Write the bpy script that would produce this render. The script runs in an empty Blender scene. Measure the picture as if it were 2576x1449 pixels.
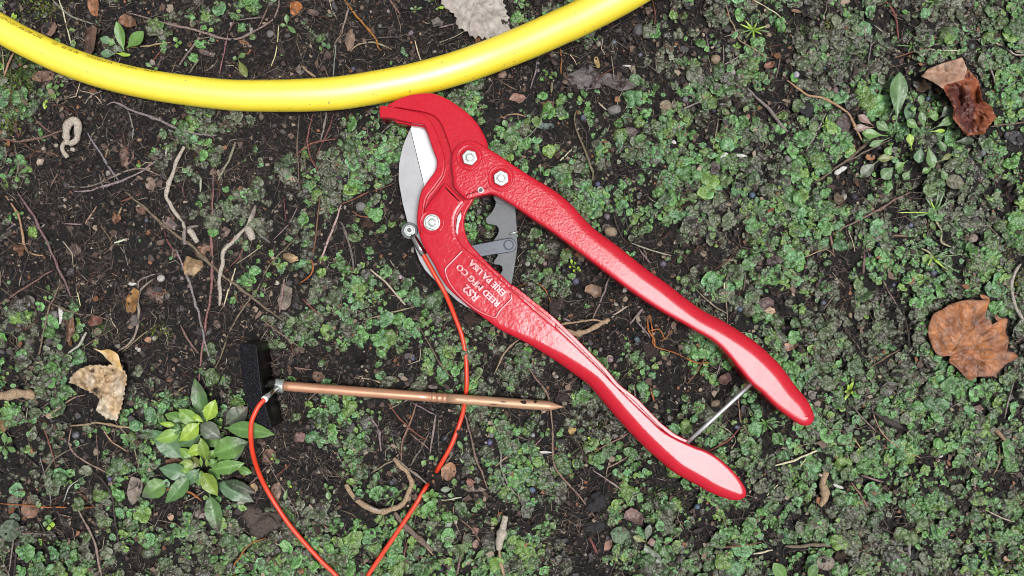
import bpy, math, random
import numpy as np
from mathutils import Vector

# ---------------------------------------------------------------- frame, camera, light
S = 0.00035            # metres per picture unit on the ground (unit = 1/2576 of the view's width)
H = 1940.0             # camera height in those units
CX, CY = 1288.0, 724.5
scene = bpy.context.scene
COL = scene.collection
cam_d = bpy.data.cameras.new("camera")
cam = bpy.data.objects.new("camera", cam_d)
COL.objects.link(cam)
cam.location = (0, 0, H * S)
cam_d.sensor_width = 36
cam_d.lens = 36 * H / 2576
cam_d.clip_start = 0.02
cam_d.clip_end = 100
scene.camera = cam

SUN = Vector((0.225, -0.10, 1.0)).normalized()      # soft overcast sun, almost overhead
world = bpy.data.worlds.new("World")
scene.world = world
world.use_nodes = True
nt = world.node_tree
nt.nodes.clear()
sky = nt.nodes.new("ShaderNodeTexSky")
sky.sky_type = 'NISHITA'
sky.sun_disc = False
sky.sun_elevation = math.asin(SUN.z)
sky.sun_rotation = math.atan2(SUN.x, SUN.y)
sky.dust_density = 4.0
hsv = nt.nodes.new("ShaderNodeHueSaturation")
hsv.inputs['Saturation'].default_value = 0.16       # cloud cover: a whitish sky
bg = nt.nodes.new("ShaderNodeBackground")
bg.inputs['Strength'].default_value = 0.05
wo = nt.nodes.new("ShaderNodeOutputWorld")
nt.links.new(sky.outputs[0], hsv.inputs['Color'])
nt.links.new(hsv.outputs[0], bg.inputs['Color'])
nt.links.new(bg.outputs[0], wo.inputs[0])
sun_d = bpy.data.lights.new("sun", 'SUN')
sun_d.energy = 1.5
sun_d.angle = math.radians(23)
sun_d.color = (1.0, 0.98, 0.972)
sun = bpy.data.objects.new("sun", sun_d)
COL.objects.link(sun)
sun.rotation_euler = SUN.to_track_quat('Z', 'Y').to_euler()
sun.location = SUN * 3
vs = scene.view_settings
vs.view_transform = 'Standard'
vs.look = 'None'
vs.gamma = 1
vs.use_curve_mapping = False
vs.exposure = 1.35

scene.cycles.filter_width = 1.0

R = random.Random(11)
RN = np.random.default_rng(5)

# ---------------------------------------------------------------- helpers
def W(x, y, z=0.0):
    """picture position (x right, y down) of a point at height z (same units) -> world metres"""
    k = (H - z) / H
    return Vector(((x - CX) * k * S, -(y - CY) * k * S, z * S))

def Wn(x, y, z):
    x, y, z = np.broadcast_arrays(np.asarray(x, float), np.asarray(y, float), np.asarray(z, float))
    k = (H - z) / H
    return np.stack([(x - CX) * k * S, -(y - CY) * k * S, z * S], -1)

_tab = {}
def vnoise(x, y, scale, seed):
    t = _tab.get(seed)
    if t is None:
        t = _tab[seed] = np.random.default_rng(1000 + seed).random((256, 256))
    u = np.asarray(x, float) / scale + 37.3 * seed
    v = np.asarray(y, float) / scale + 11.7 * seed
    i = np.floor(u).astype(int); j = np.floor(v).astype(int)
    f = u - i; g = v - j
    f = f * f * (3 - 2 * f); g = g * g * (3 - 2 * g)
    a = t[i % 256, j % 256]; b = t[(i + 1) % 256, j % 256]
    c = t[i % 256, (j + 1) % 256]; d = t[(i + 1) % 256, (j + 1) % 256]
    return (a * (1 - f) + b * f) * (1 - g) + (c * (1 - f) + d * f) * g

CROP = {1: (0, 0), 2: (858.67, 0), 3: (1717.33, 0), 4: (0, 483), 5: (858.67, 483), 6: (1717.33, 483),
        7: (0, 966), 8: (858.67, 966), 9: (1717.33, 966)}
def D(c, x, y):
    o = CROP[c]
    return (o[0] + x / 3.0, o[1] + y / 3.0)

def catmull(pts, step, closed=False):
    p = np.array(pts, float)
    n = len(p)
    out = []
    segs = n if closed else n - 1
    for i in range(segs):
        if closed:
            a, b, c, d = p[i - 1], p[i], p[(i + 1) % n], p[(i + 2) % n]
        else:
            b, c = p[i], p[i + 1]
            a = p[i - 1] if i > 0 else 2 * b - c
            d = p[i + 2] if i + 2 < n else 2 * c - b
        L = np.linalg.norm((c - b)[:2])
        m = max(1, int(round(L / step)))
        for k in range(m):
            t = k / m
            out.append(0.5 * (2 * b + (c - a) * t + (2 * a - 5 * b + 4 * c - d) * t * t + (3 * b - a - 3 * c + d) * t ** 3))
    if not closed:
        out.append(p[-1])
    return np.array(out)

# ---------------------------------------------------------------- materials
MATS = {}
def mat(name, color=(.5, .5, .5), source='const', rough=.6, metallic=0., spec=.5, coat=0., coat_rough=.05, var=(.75, 1.2), vscale=300.,
        hue=None, bump=0., bscale=800., bump2=0., bscale2=200., rvar=0., speck=None, stretch=None, trans=0., sss=0., coat_ior=1.5, fade=None):
    if source != 'const':
        var = (var[0] * .66, var[1] * .66)        # the tables below hold relative tones; this brings them to real reflectances
    m = bpy.data.materials.new(name)
    m.use_nodes = True
    t = m.node_tree
    N, Lk = t.nodes, t.links
    b = N['Principled BSDF']
    g = N.new("ShaderNodeNewGeometry")
    pos = g.outputs['Position']
    if stretch:
        mp = N.new("ShaderNodeMapping")
        mp.inputs['Rotation'].default_value = (0, 0, stretch[3])
        mp.inputs['Scale'].default_value = stretch[:3]
        mp.vector_type = 'TEXTURE'
        Lk.new(pos, mp.inputs['Vector'])
        pos = mp.outputs[0]
    if source == 'const':
        rgb = N.new("ShaderNodeRGB"); rgb.outputs[0].default_value = (*color, 1); src = rgb.outputs[0]
    elif source == 'obj':
        src = N.new("ShaderNodeObjectInfo").outputs['Color']
    else:
        a = N.new("ShaderNodeAttribute"); a.attribute_name = 'Col'; src = a.outputs['Color']
    nz = N.new("ShaderNodeTexNoise")
    nz.inputs['Scale'].default_value = vscale
    nz.inputs['Detail'].default_value = 4
    nz.inputs['Roughness'].default_value = .65
    Lk.new(pos, nz.inputs['Vector'])
    mr = N.new("ShaderNodeMapRange")
    mr.inputs['From Min'].default_value = .3; mr.inputs['From Max'].default_value = .7
    mr.inputs['To Min'].default_value = var[0]; mr.inputs['To Max'].default_value = var[1]
    Lk.new(nz.outputs['Fac'], mr.inputs['Value'])
    mul = N.new("ShaderNodeVectorMath"); mul.operation = 'SCALE'
    Lk.new(src, mul.inputs[0]); Lk.new(mr.outputs[0], mul.inputs['Scale'])
    col = mul.outputs[0]
    if hue:                                   # a second tone in patches: (colour, scale, lo, hi)
        n2 = N.new("ShaderNodeTexNoise"); n2.inputs['Scale'].default_value = hue[1]; n2.inputs['Detail'].default_value = 3
        Lk.new(pos, n2.inputs['Vector'])
        r2 = N.new("ShaderNodeMapRange"); r2.inputs['From Min'].default_value = hue[2]; r2.inputs['From Max'].default_value = hue[3]
        Lk.new(n2.outputs['Fac'], r2.inputs['Value'])
        mx = N.new("ShaderNodeMix"); mx.data_type = 'RGBA'
        Lk.new(r2.outputs[0], mx.inputs['Factor']); Lk.new(col, mx.inputs['A']); mx.inputs['B'].default_value = (*hue[0], 1)
        col = mx.outputs['Result']
    if speck:                                 # fine specks: (colour, scale, threshold lo, hi)
        n3 = N.new("ShaderNodeTexNoise"); n3.inputs['Scale'].default_value = speck[1]; n3.inputs['Detail'].default_value = 1
        Lk.new(pos, n3.inputs['Vector'])
        r3 = N.new("ShaderNodeMapRange"); r3.inputs['From Min'].default_value = speck[2]; r3.inputs['From Max'].default_value = speck[3]
        Lk.new(n3.outputs['Fac'], r3.inputs['Value'])
        mx = N.new("ShaderNodeMix"); mx.data_type = 'RGBA'
        Lk.new(r3.outputs[0], mx.inputs['Factor']); Lk.new(col, mx.inputs['A']); mx.inputs['B'].default_value = (*speck[0], 1)
        col = mx.outputs['Result']
    Lk.new(col, b.inputs['Base Color'])
    b.inputs['Roughness'].default_value = rough
    if rvar:
        rr = N.new("ShaderNodeMapRange")
        rr.inputs['From Min'].default_value = .3; rr.inputs['From Max'].default_value = .7
        rr.inputs['To Min'].default_value = max(.03, rough - rvar); rr.inputs['To Max'].default_value = rough + rvar
        Lk.new(nz.outputs['Fac'], rr.inputs['Value']); Lk.new(rr.outputs[0], b.inputs['Roughness'])
    b.inputs['Metallic'].default_value = metallic
    b.inputs['Specular IOR Level'].default_value = spec
    b.inputs['Coat Weight'].default_value = coat
    b.inputs['Coat Roughness'].default_value = coat_rough
    b.inputs['Coat IOR'].default_value = coat_ior
    if sss:
        b.inputs['Subsurface Weight'].default_value = sss
        b.inputs['Subsurface Radius'].default_value = (1, .7, .25)
        b.inputs['Subsurface Scale'].default_value = .006
    fad = None
    if fade:                                  # casting texture that runs out along an axis: (direction, full at, gone at, rest)
        dp = N.new("ShaderNodeVectorMath"); dp.operation = 'DOT_PRODUCT'
        Lk.new(g.outputs['Position'], dp.inputs[0]); dp.inputs[1].default_value = fade[0]
        fr = N.new("ShaderNodeMapRange")
        fr.inputs['From Min'].default_value = fade[1]; fr.inputs['From Max'].default_value = fade[2]
        fr.inputs['To Min'].default_value = 1; fr.inputs['To Max'].default_value = fade[3]
        Lk.new(dp.outputs['Value'], fr.inputs['Value']); fad = fr.outputs[0]
    last = None
    for st, sc in ((bump2, bscale2), (bump, bscale)):
        if st:
            nb = N.new("ShaderNodeTexNoise"); nb.inputs['Scale'].default_value = sc; nb.inputs['Detail'].default_value = 3
            Lk.new(pos, nb.inputs['Vector'])
            bp = N.new("ShaderNodeBump"); bp.inputs['Strength'].default_value = 1.0
            if fad: Lk.new(fad, bp.inputs['Strength'])
            bp.inputs['Distance'].default_value = st
            Lk.new(nb.outputs['Fac'], bp.inputs['Height'])
            if last: Lk.new(last, bp.inputs['Normal'])
            last = bp.outputs[0]
    if last:
        Lk.new(last, b.inputs['Normal'])
    MATS[name] = m
    return m

mat('soil', (.0078, .0062, .0056), rough=.72, spec=.4, var=(.35, 1.9), vscale=520, hue=((.0125, .0096, .0082), 70, .5, .75), bump=.0016, bscale=1500, bump2=.003, bscale2=480)
mat('crumb', source='attr', rough=.7, spec=.35, var=(.7, 1.3), vscale=900, bump=.0004, bscale=2500)
mat('litter', source='attr', rough=.65, spec=.3, var=(.75, 1.25), vscale=900)
mat('liverwort', source='attr', rough=.25, spec=.65, var=(.52, 1.45), vscale=620, rvar=.10, bump=.0011, bscale=620)
mat('moss', source='attr', rough=.6, spec=.3, var=(.8, 1.2), vscale=500)
mat('bark', source='obj', rough=.8, spec=.2, var=(.3, 1.6), vscale=800, bump=.0006, bscale=1500, bump2=.0006, bscale2=500)
mat('bare_wood', source='obj', rough=.75, spec=.22, var=(.45, 1.4), vscale=800, bump=.0005, bscale=1300)
mat('dry_leaf', source='attr', rough=.5, spec=.45, var=(.78, 1.2), vscale=190, rvar=.1, bump=.0006, bscale=520, bump2=.0009, bscale2=170)
mat('green_leaf', source='attr', rough=.40, spec=.5, var=(.85, 1.14), vscale=160, rvar=.08, bump=.0005, bscale=420)
mat('berry_skin', source='obj', rough=.5, spec=.45, var=(.45, 1.45), vscale=480, bump=.0004, bscale=900)
mat('stone', source='obj', rough=.6, spec=.4, var=(.7, 1.25), vscale=400, bump=.0003, bscale=900)
mat('clod', source='obj', rough=.85, spec=.25, var=(.5, 1.5), vscale=500, bump=.0012, bscale=900)
AX = Vector((.79, -.61, 0))                    # along the handles
def ax(x, y): return Vector(((x - CX) * S, -(y - CY) * S, 0)).dot(AX)
mat('red_paint', (.39, .0095, .0215), rough=.13, spec=.27, rvar=.03, speck=((.12, .003, .006), 900, .71, .76), var=(.94, 1.05), vscale=240, bump2=.00040, bscale2=55, bump=.00016, bscale=420, fade=(AX, ax(1330, 850), ax(1400, 900), .22))
mat('red_cast', (.39, .0095, .0215), rough=.19, spec=.25, rvar=.03, speck=((.12, .003, .006), 900, .69, .74), var=(.94, 1.05), vscale=240, bump2=.00040, bscale2=55, bump=.00036, bscale=560, fade=(AX, ax(1330, 500), ax(1600, 720), .10))
mat('red_letters', (.42, .012, .026), rough=.27, spec=1.0, coat=1.0, coat_rough=.2, var=(.95, 1.05), vscale=80)
mat('blade_steel', (.30, .305, .315), rough=.5, metallic=.0, spec=.5, rvar=.08, var=(.86, 1.08), vscale=70)
mat('ground_steel', (.56, .56, .575), rough=.42, metallic=.2, rvar=.12, var=(.78, 1.1), vscale=90, stretch=(8, .7, 1, -1.33))
mat('plate_steel', (.070, .075, .080), rough=.5, metallic=.12, var=(.75, 1.2), vscale=170, rvar=.1, bump=.00008, bscale=700)
mat('blued_steel', (.042, .053, .075), rough=.4, metallic=.0, spec=.5, var=(.9, 1.1), vscale=200, rvar=.06)
mat('engraved', (.035, .04, .055), rough=.5, var=(.9, 1.1))
mat('zinc', (.40, .43, .41), rough=.33, metallic=.6, var=(.86, 1.08), vscale=300, rvar=.08)
mat('chrome', (.50, .485, .47), rough=.16, metallic=1., var=(.9, 1.05), vscale=200)
mat('copper', (.52, .265, .165), rough=.40, metallic=.55, var=(.86, 1.1), vscale=160, rvar=.08, hue=((.42, .30, .215), 14, .42, .6), stretch=(6, 1, 1, -.075), bump=.0001, bscale=500)
mat('worn_copper', (.42, .245, .150), rough=.45, metallic=.35, var=(.82, 1.12), vscale=260, rvar=.1, stretch=(6, 1, 1, -.075), bump=.00012, bscale=500, speck=((.05, .03, .02), 420, .68, .76))
mat('black_plastic', (.004, .004, .005), rough=.6, spec=.06, var=(.9, 1.1), speck=((.050, .050, .068), 1700, .60, .70), bump=.0002, bscale=1500)  # pale bluish specks: sparkle of the sandblasted grain, painted into the colour
mat('black_gloss', (.003, .003, .0035), rough=.32, spec=.35, var=(.9, 1.1))
mat('orange_sheath', (.56, .040, .014), rough=.36, spec=.45, coat=.0, var=(.9, 1.1), vscale=120)
mat('rod_steel', (.60, .60, .60), rough=.3, metallic=.75, var=(.85, 1.08), vscale=300)
mat('white_ring', (.6, .6, .6), rough=.4, var=(.95, 1.05))
mat('yellow_plastic', (.90, .72, .008), rough=.46, spec=1.0, coat=1.0, coat_rough=.42, coat_ior=2.3, sss=.5, var=(.98, 1.02), vscale=40, rvar=.07, speck=((.40, .28, .03), 260, .72, .78))
mat('pipe_ink', (.045, .030, .002), rough=.5, var=(.6, 1.4), vscale=900)
mat('wood_end', (.21, .14, .08), rough=.7, var=(.7, 1.2), vscale=500)

# ---------------------------------------------------------------- object helpers
ORG = {}
def link(o):
    COL.objects.link(o)
    return o

def mk(name, verts, faces, material, parent=None, color=None, cols=None, smooth=True, flat_from=None):
    """one mesh object from world-space vertices; its origin is its base centre, or its parent's"""
    v = np.array([tuple(p) for p in verts], float) if not isinstance(verts, np.ndarray) else verts
    if parent is None:
        mn, mx = v.min(0), v.max(0)
        org = np.array([(mn[0] + mx[0]) / 2, (mn[1] + mx[1]) / 2, mn[2]])
    else:
        org = ORG[parent.name]
    me = bpy.data.meshes.new(name)
    me.from_pydata((v - org).tolist(), [], faces)
    if cols is not None:
        a = me.color_attributes.new('Col', 'FLOAT_COLOR', 'POINT')
        c = np.ones((len(v), 4)); c[:, :3] = cols
        a.data.foreach_set('color', c.ravel())
    if smooth:
        f = np.ones(len(me.polygons), bool)
        if flat_from is not None:
            f[flat_from:] = False
        me.polygons.foreach_set('use_smooth', f)
    me.materials.append(MATS[material])
    me.update()
    o = bpy.data.objects.new(name, me)
    link(o)
    ORG[o.name] = org
    if parent is None:
        o.location = org
    else:
        o.parent = parent
    if color is not None:
        o.color = (*color, 1)
    return o

def mk_big(name, v, tris, material, cols, kind):
    """large triangle mesh, fast path"""
    me = bpy.data.meshes.new(name)
    n, m = len(v), len(tris)
    k = tris.shape[1]
    me.vertices.add(n); me.vertices.foreach_set('co', v.astype(np.float32).ravel())
    me.loops.add(m * k); me.loops.foreach_set('vertex_index', tris.astype(np.int32).ravel())
    me.polygons.add(m); me.polygons.foreach_set('loop_start', np.arange(0, m * k, k, dtype=np.int32))
    if cols is not None:
        a = me.color_attributes.new('Col', 'FLOAT_COLOR', 'POINT')
        c = np.ones((n, 4), np.float32); c[:, :3] = cols
        a.data.foreach_set('color', c.ravel())
    me.update(calc_edges=True)
    me.polygons.foreach_set('use_smooth', np.ones(m, bool))
    me.materials.append(MATS[material])
    o = bpy.data.objects.new(name, me)
    link(o)
    o['kind'] = kind
    return o

def thing(name, x, y, z=0, label=None, cat=None, group=None):
    o = bpy.data.objects.new(name, None)
    o.empty_display_size = .01
    link(o)
    o.location = W(x, y, z)
    ORG[o.name] = np.array(o.location)
    tag(o, label, cat, group)
    return o

def tag(o, label=None, cat=None, group=None):
    if label: o['label'] = label
    if cat: o['category'] = cat
    if group: o['group'] = group
    return o

def tube_geo(P, r, sides=8, caps=True, flat=1.0):
    """tube round a world-space polyline P (n,3) with radii r (n)"""
    P = np.asarray(P, float); n = len(P)
    r = np.broadcast_to(np.asarray(r, float), (n,))
    T = np.gradient(P, axis=0)
    T /= np.linalg.norm(T, axis=1)[:, None] + 1e-12
    up = np.array([0, 0, 1.0])
    A = np.cross(up, T)
    ln = np.linalg.norm(A, axis=1)
    A[ln < 1e-4] = (1, 0, 0)
    A /= np.linalg.norm(A, axis=1)[:, None]
    B = np.cross(T, A)
    ang = np.arange(sides) / sides * 2 * math.pi
    V = P[:, None, :] + r[:, None, None] * (np.cos(ang)[None, :, None] * A[:, None, :] + flat * np.sin(ang)[None, :, None] * B[:, None, :])
    V = V.reshape(-1, 3)
    F = []
    for i in range(n - 1):
        a = i * sides; b = a + sides
        for j in range(sides):
            k = (j + 1) % sides
            F.append((a + j, a + k, b + k, b + j))
    if caps:
        F.append(tuple(range(sides - 1, -1, -1)))
        F.append(tuple(range((n - 1) * sides, n * sides)))
    return V, F

def prism_geo(outline, z0, z1, r=4.0, rv=None, seg=4, bottom_inset=2.0, crown=None):
    """solid with the traced outline (picture units, its widest silhouette), flat top at z1, rounded top edge"""
    o = np.array(outline, float)
    n = len(o)
    r = np.broadcast_to(np.asarray(r, float), (n,)).copy()
    rv = np.minimum(r, (z1 - z0) * .55) if rv is None else np.broadcast_to(np.asarray(rv, float), (n,))
    P = Wn(o[:, 0], o[:, 1], z1 - rv)[:, :2] / S
    area = np.sum(P[:, 0] * np.roll(P[:, 1], -1) - np.roll(P[:, 0], -1) * P[:, 1])
    if area < 0:
        P = P[::-1]; r = r[::-1]; rv = rv[::-1]
    T = np.roll(P, -1, 0) - np.roll(P, 1, 0)
    T /= np.linalg.norm(T, axis=1)[:, None] + 1e-9
    Nn = np.stack([-T[:, 1], T[:, 0]], 1)          # inward for a counter-clockwise outline
    rings = [(bottom_inset, np.full(n, float(z0)))]
    rings.append((0.0, np.full(n, float(z0)) + min(bottom_inset, (z1 - z0) * .3)))
    rings.append((0.0, z1 - rv))
    V = []
    for ins, z in rings:
        q = P + Nn * ins
        V.append(np.column_stack([q, z]))
    for k in range(1, seg + 1):
        a = k / seg * math.pi / 2
        q = P + Nn * (r * (1 - math.cos(a)))[:, None]
        V.append(np.column_stack([q, z1 - rv + rv * math.sin(a)]))
    if crown:
        for k in (1, 2, 3):
            V.append(np.column_stack([P + Nn * (r + crown[0] * k / 3)[:, None], np.full(n, z1 + crown[1] * (1 - (1 - k / 3) ** 2))]))
    F = []
    for i in range(len(V) - 1):
        for j in range(n):
            k = (j + 1) % n
            F.append((i * n + j, i * n + k, (i + 1) * n + k, (i + 1) * n + j))
    F.append(tuple(range((len(V) - 1) * n, len(V) * n)))
    F.append(tuple(range(n - 1, -1, -1)))
    return np.concatenate(V) * S, F

def prism(name, outline, z0, z1, material, parent, r=4.0, rv=None, smooth_step=None, seg=4, crown=None):
    o = outline
    rr = r
    if smooth_step:
        if np.ndim(r):
            q = catmull([(p[0], p[1], c) for p, c in zip(outline, r)], smooth_step, True)
            o, rr = q[:, :2], np.maximum(q[:, 2], 1.0)
        else:
            o = catmull(outline, smooth_step, True)
    V, F = prism_geo(o, z0, z1, rr, rv, seg, crown=crown)
    return mk(name, V, F, material, parent, flat_from=len(F) - 2)

def circle(x, y, r, n=28, a0=0.):
    return [(x + r * math.cos(a0 + i / n * 2 * math.pi), y + r * math.sin(a0 + i / n * 2 * math.pi)) for i in range(n)]

def lathe_geo(x, y, z, prof, n=36):
    c = W(x, y, z)
    V, F = [], []
    for rr, dz in prof:
        for i in range(n):
            a = i / n * 2 * math.pi
            V.append((c.x + rr * S * math.cos(a), c.y + rr * S * math.sin(a), c.z + dz * S))
    for k in range(len(prof) - 1):
        for i in range(n):
            j = (i + 1) % n
            F.append((k * n + i, k * n + j, (k + 1) * n + j, (k + 1) * n + i))
    F.append(tuple(range((len(prof) - 1) * n, len(prof) * n)))
    return np.array(V), F

def text_geo(body, size, extrude=0., bevel=0., fat=0.):
    cu = bpy.data.curves.new("lettering", 'FONT')
    cu.body = body; cu.size = size; cu.extrude = extrude; cu.bevel_depth = bevel; cu.resolution_u = 2; cu.offset = fat
    ob = bpy.data.objects.new("lettering", cu)
    link(ob)
    dg = bpy.context.evaluated_depsgraph_get()
    me = bpy.data.meshes.new_from_object(ob.evaluated_get(dg))
    V = np.array([v.co[:] for v in me.vertices]); F = [tuple(p.vertices) for p in me.polygons]
    bpy.data.objects.remove(ob); bpy.data.curves.remove(cu); bpy.data.meshes.remove(me)
    return V, F

OCC = np.zeros((800, 1400), bool)      # where small things lie, so that no liverwort grows through them
def occupy(x, y, r):
    x = np.ravel(x); y = np.ravel(y)
    i = ((x + 100) / 2).astype(int); j = ((y + 80) / 2).astype(int)
    k = int(r / 2) + 1
    for a in range(-k, k + 1):
        for b in range(-k, k + 1):
            if a * a + b * b <= (r / 2) ** 2 + .3:
                ii, jj = i + a, j + b
                ok = (ii >= 0) & (ii < 1400) & (jj >= 0) & (jj < 800)
                OCC[jj[ok], ii[ok]] = True

ITEMS = []     # countable small things: labelled at the end by what lies next to them
def item(o, noun, look, cat, group, pts):
    o['category'] = cat
    o['group'] = group
    ITEMS.append((o, noun, look, np.array(pts, float).reshape(-1, 2)))

# ---------------------------------------------------------------- ground
GREEN = """
2 1 1 1 2 3 1 1 1 1 1 1 1 2 2 3 7 7 8 7 5 7 8 8
4 2 1 1 1 1 1 1 1 1 1 1 1 2 2 3 6 6 6 7 7 7 5 7
6 2 0 0 2 1 1 1 0 1 4 7 4 1 4 6 6 5 5 5 5 6 4 7
3 0 0 1 5 4 3 5 7 4 3 4 4 1 4 7 8 7 7 6 6 5 5 8
0 0 0 0 1 3 2 7 4 3 3 3 3 4 6 6 6 7 6 4 6 6 7 8
1 0 0 0 0 2 1 5 5 4 4 4 5 3 3 3 8 8 6 6 6 7 7 8
0 0 0 0 0 0 3 3 5 4 4 4 5 5 3 3 6 7 7 7 7 8 8 8
2 2 0 0 0 1 4 2 3 3 3 2 1 2 1 2 6 7 7 7 8 6 8 8
6 4 0 0 1 3 1 1 1 2 4 5 4 3 4 5 5 6 7 7 8 8 8 8
5 5 4 2 4 1 1 2 1 3 4 3 3 3 6 5 5 5 7 8 8 8 8 8
6 6 5 4 3 1 2 2 4 2 1 3 3 3 2 4 6 7 7 7 8 8 8 8
7 6 5 5 6 3 1 6 7 4 5 6 5 2 5 4 7 7 6 6 7 8 8 8
6 4 6 7 8 7 5 8 8 6 3 6 7 3 4 6 8 8 7 8 7 7 6 7
5 6 5 7 8 8 7 8 8 6 4 6 7 5 7 8 8 8 6 5 6 7 8 8
"""
GREEN = np.array([[float(c) for c in l.split()] for l in GREEN.strip().splitlines()]) / 9.0
def green_at(x, y):
    u = np.clip(np.asarray(x) / 107.33 - .5, 0, 22.999); v = np.clip(np.asarray(y) / 107.33 - .5, 0, 12.999)
    i = u.astype(int); j = v.astype(int); f = u - i; g = v - j
    return (GREEN[j, i] * (1 - f) + GREEN[j, i + 1] * f) * (1 - g) + (GREEN[j + 1, i] * (1 - f) + GREEN[j + 1, i + 1] * f) * g

PRESS = [  # ground pressed flat under things: x0 y0 x1 y1 radius level
    (600, 970, 1430, 1028, 30, 0), (1170, 960, 1170, 1040, 22, -6), (640, 870, 670, 1060, 45, 0),
    (1180, 400, 1200, 700, 120, 4), (1250, 800, 1850, 1230, 60, 4), (1300, 480, 2030, 1050, 60, 4)]
HOLES = [(1102, 1182, 11, 16), (909, 905, 12, 40), (1071, 1224, 9, 12), (1060, 1190, 14, 14)]
def height(x, y):
    x = np.asarray(x, float); y = np.asarray(y, float)
    h = 12 * (vnoise(x, y, 320, 1) - .5) + 13 * (vnoise(x, y, 95, 2) - .5) + 10 * (vnoise(x, y, 36, 3) - .5)
    n = vnoise(x, y, 15, 4)
    h = h + 12 * (n - .5) + 8 * (vnoise(x, y, 7.5, 5) - .5) + 5 * np.maximum(0, vnoise(x, y, 22, 6) - .6) / .4 * 2
    for x0, y0, x1, y1, rad, lev in PRESS:
        dx, dy = x1 - x0, y1 - y0
        t = np.clip(((x - x0) * dx + (y - y0) * dy) / (dx * dx + dy * dy + 1e-9), 0, 1)
        d = np.hypot(x - x0 - t * dx, y - y0 - t * dy)
        k = np.clip((rad * 1.4 - d) / (rad * .6), 0, 1)
        h = h * (1 - k) + np.minimum(h, lev + (n - .5) * 4) * k
    for hx, hy, rad, dep in HOLES:
        d = np.hypot(x - hx, y - hy)
        h = h - dep * np.clip(1.25 - d / rad, 0, 1) ** .6
    return h

st = 4.0
gx = np.concatenate([[-9000, -5000, -2500, -1300, -700, -400, -250], np.arange(-140, 2720, st), [2830, 3000, 3300, 3900, 5100, 7600, 11500]])
gy = np.concatenate([[-9000, -5000, -2500, -1300, -700, -400, -250], np.arange(-130, 1580, st), [1680, 1850, 2150, 2700, 3900, 6400, 10400]])
XX, YY = np.meshgrid(gx, gy)
HH = height(XX, YY)
v = Wn(XX.ravel(), YY.ravel(), 0)
v[:, 2] = HH.ravel() * S
nx, ny = len(gx), len(gy)
idx = np.arange(nx * ny).reshape(ny, nx)
q = np.stack([idx[1:, :-1], idx[1:, 1:], idx[:-1, 1:], idx[:-1, :-1]], -1).reshape(-1, 4)
mk_big('ground', v, q, 'soil', None, 'structure')

def hgt(x, y):
    return height(np.asarray(x, float), np.asarray(y, float))

# ---------------------------------------------------------------- soil crumbs (stuff)
def icosa():
    p = (1 + 5 ** .5) / 2
    v = np.array([(-1, p, 0), (1, p, 0), (-1, -p, 0), (1, -p, 0), (0, -1, p), (0, 1, p), (0, -1, -p), (0, 1, -p), (p, 0, -1), (p, 0, 1), (-p, 0, -1), (-p, 0, 1)])
    f = np.array([(0, 11, 5), (0, 5, 1), (0, 1, 7), (0, 7, 10), (0, 10, 11), (1, 5, 9), (5, 11, 4), (11, 10, 2), (10, 7, 6), (7, 1, 8), (3, 9, 4), (3, 4, 2), (3, 2, 6), (3, 6, 8), (3, 8, 9), (4, 9, 5), (2, 4, 11), (6, 2, 10), (8, 6, 7), (9, 8, 1)])
    return v / np.linalg.norm(v[0]), f
IV, IF = icosa()

def rand_rot(n, tilt=math.pi):
    a = RN.uniform(0, 2 * math.pi, n); b = RN.uniform(-tilt, tilt, n); c = RN.uniform(-tilt, tilt, n)
    ca, sa, cb, sb, cc, sc = np.cos(a), np.sin(a), np.cos(b), np.sin(b), np.cos(c), np.sin(c)
    z = np.zeros(n); o = np.ones(n)
    Rz = np.stack([ca, -sa, z, sa, ca, z, z, z, o], -1).reshape(n, 3, 3)
    Ry = np.stack([cb, z, sb, z, o, z, -sb, z, cb], -1).reshape(n, 3, 3)
    Rx = np.stack([o, z, z, z, cc, -sc, z, sc, cc], -1).reshape(n, 3, 3)
    return Rx @ Ry @ Rz

def crumbs(n):
    x = RN.uniform(-60, 2640, n * 2); y = RN.uniform(-50, 1500, n * 2)
    keep = RN.random(n * 2) < (1.05 - .95 * green_at(x, y)) * (.35 + .9 * vnoise(x, y, 60, 8))
    x, y = x[keep][:n], y[keep][:n]
    n = len(x)
    s = np.clip(np.exp(RN.normal(.95, .52, n)), 1.1, 8)
    d = np.min([np.hypot(x - h[0], y - h[1]) / h[2] for h in HOLES], 0)
    s[d < 1.1] *= .6
    V = IV[None] * RN.uniform(.7, 1.3, (n, 12, 1)) * RN.uniform(.6, 1.3, (n, 1, 3))
    V = np.einsum('nij,nkj->nki', rand_rot(n), V) * s[:, None, None]
    base = Wn(x, y, 0); base[:, 2] = (hgt(x, y) + s * .25) * S
    V = V * S + base[:, None]
    pal = np.array([(.012, .0096, .0088), (.022, .017, .0148), (.036, .0275, .023), (.008, .0070, .0067), (.050, .037, .030), (.085, .072, .066), (.17, .13, .10), (.40, .36, .31)])
    c = pal[RN.choice(len(pal), n, p=[.25, .25, .17, .15, .085, .05, .03, .015])] * RN.uniform(.8, 1.25, (n, 1))
    T = (IF[None] + (np.arange(n) * 12)[:, None, None]).reshape(-1, 3)
    o = mk_big('soil_crumbs', V.reshape(-1, 3), T, 'crumb', np.repeat(c, 12, 0), 'stuff')
    o.data.polygons.foreach_set('use_smooth', np.zeros(len(T), bool))
crumbs(33000)

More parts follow.
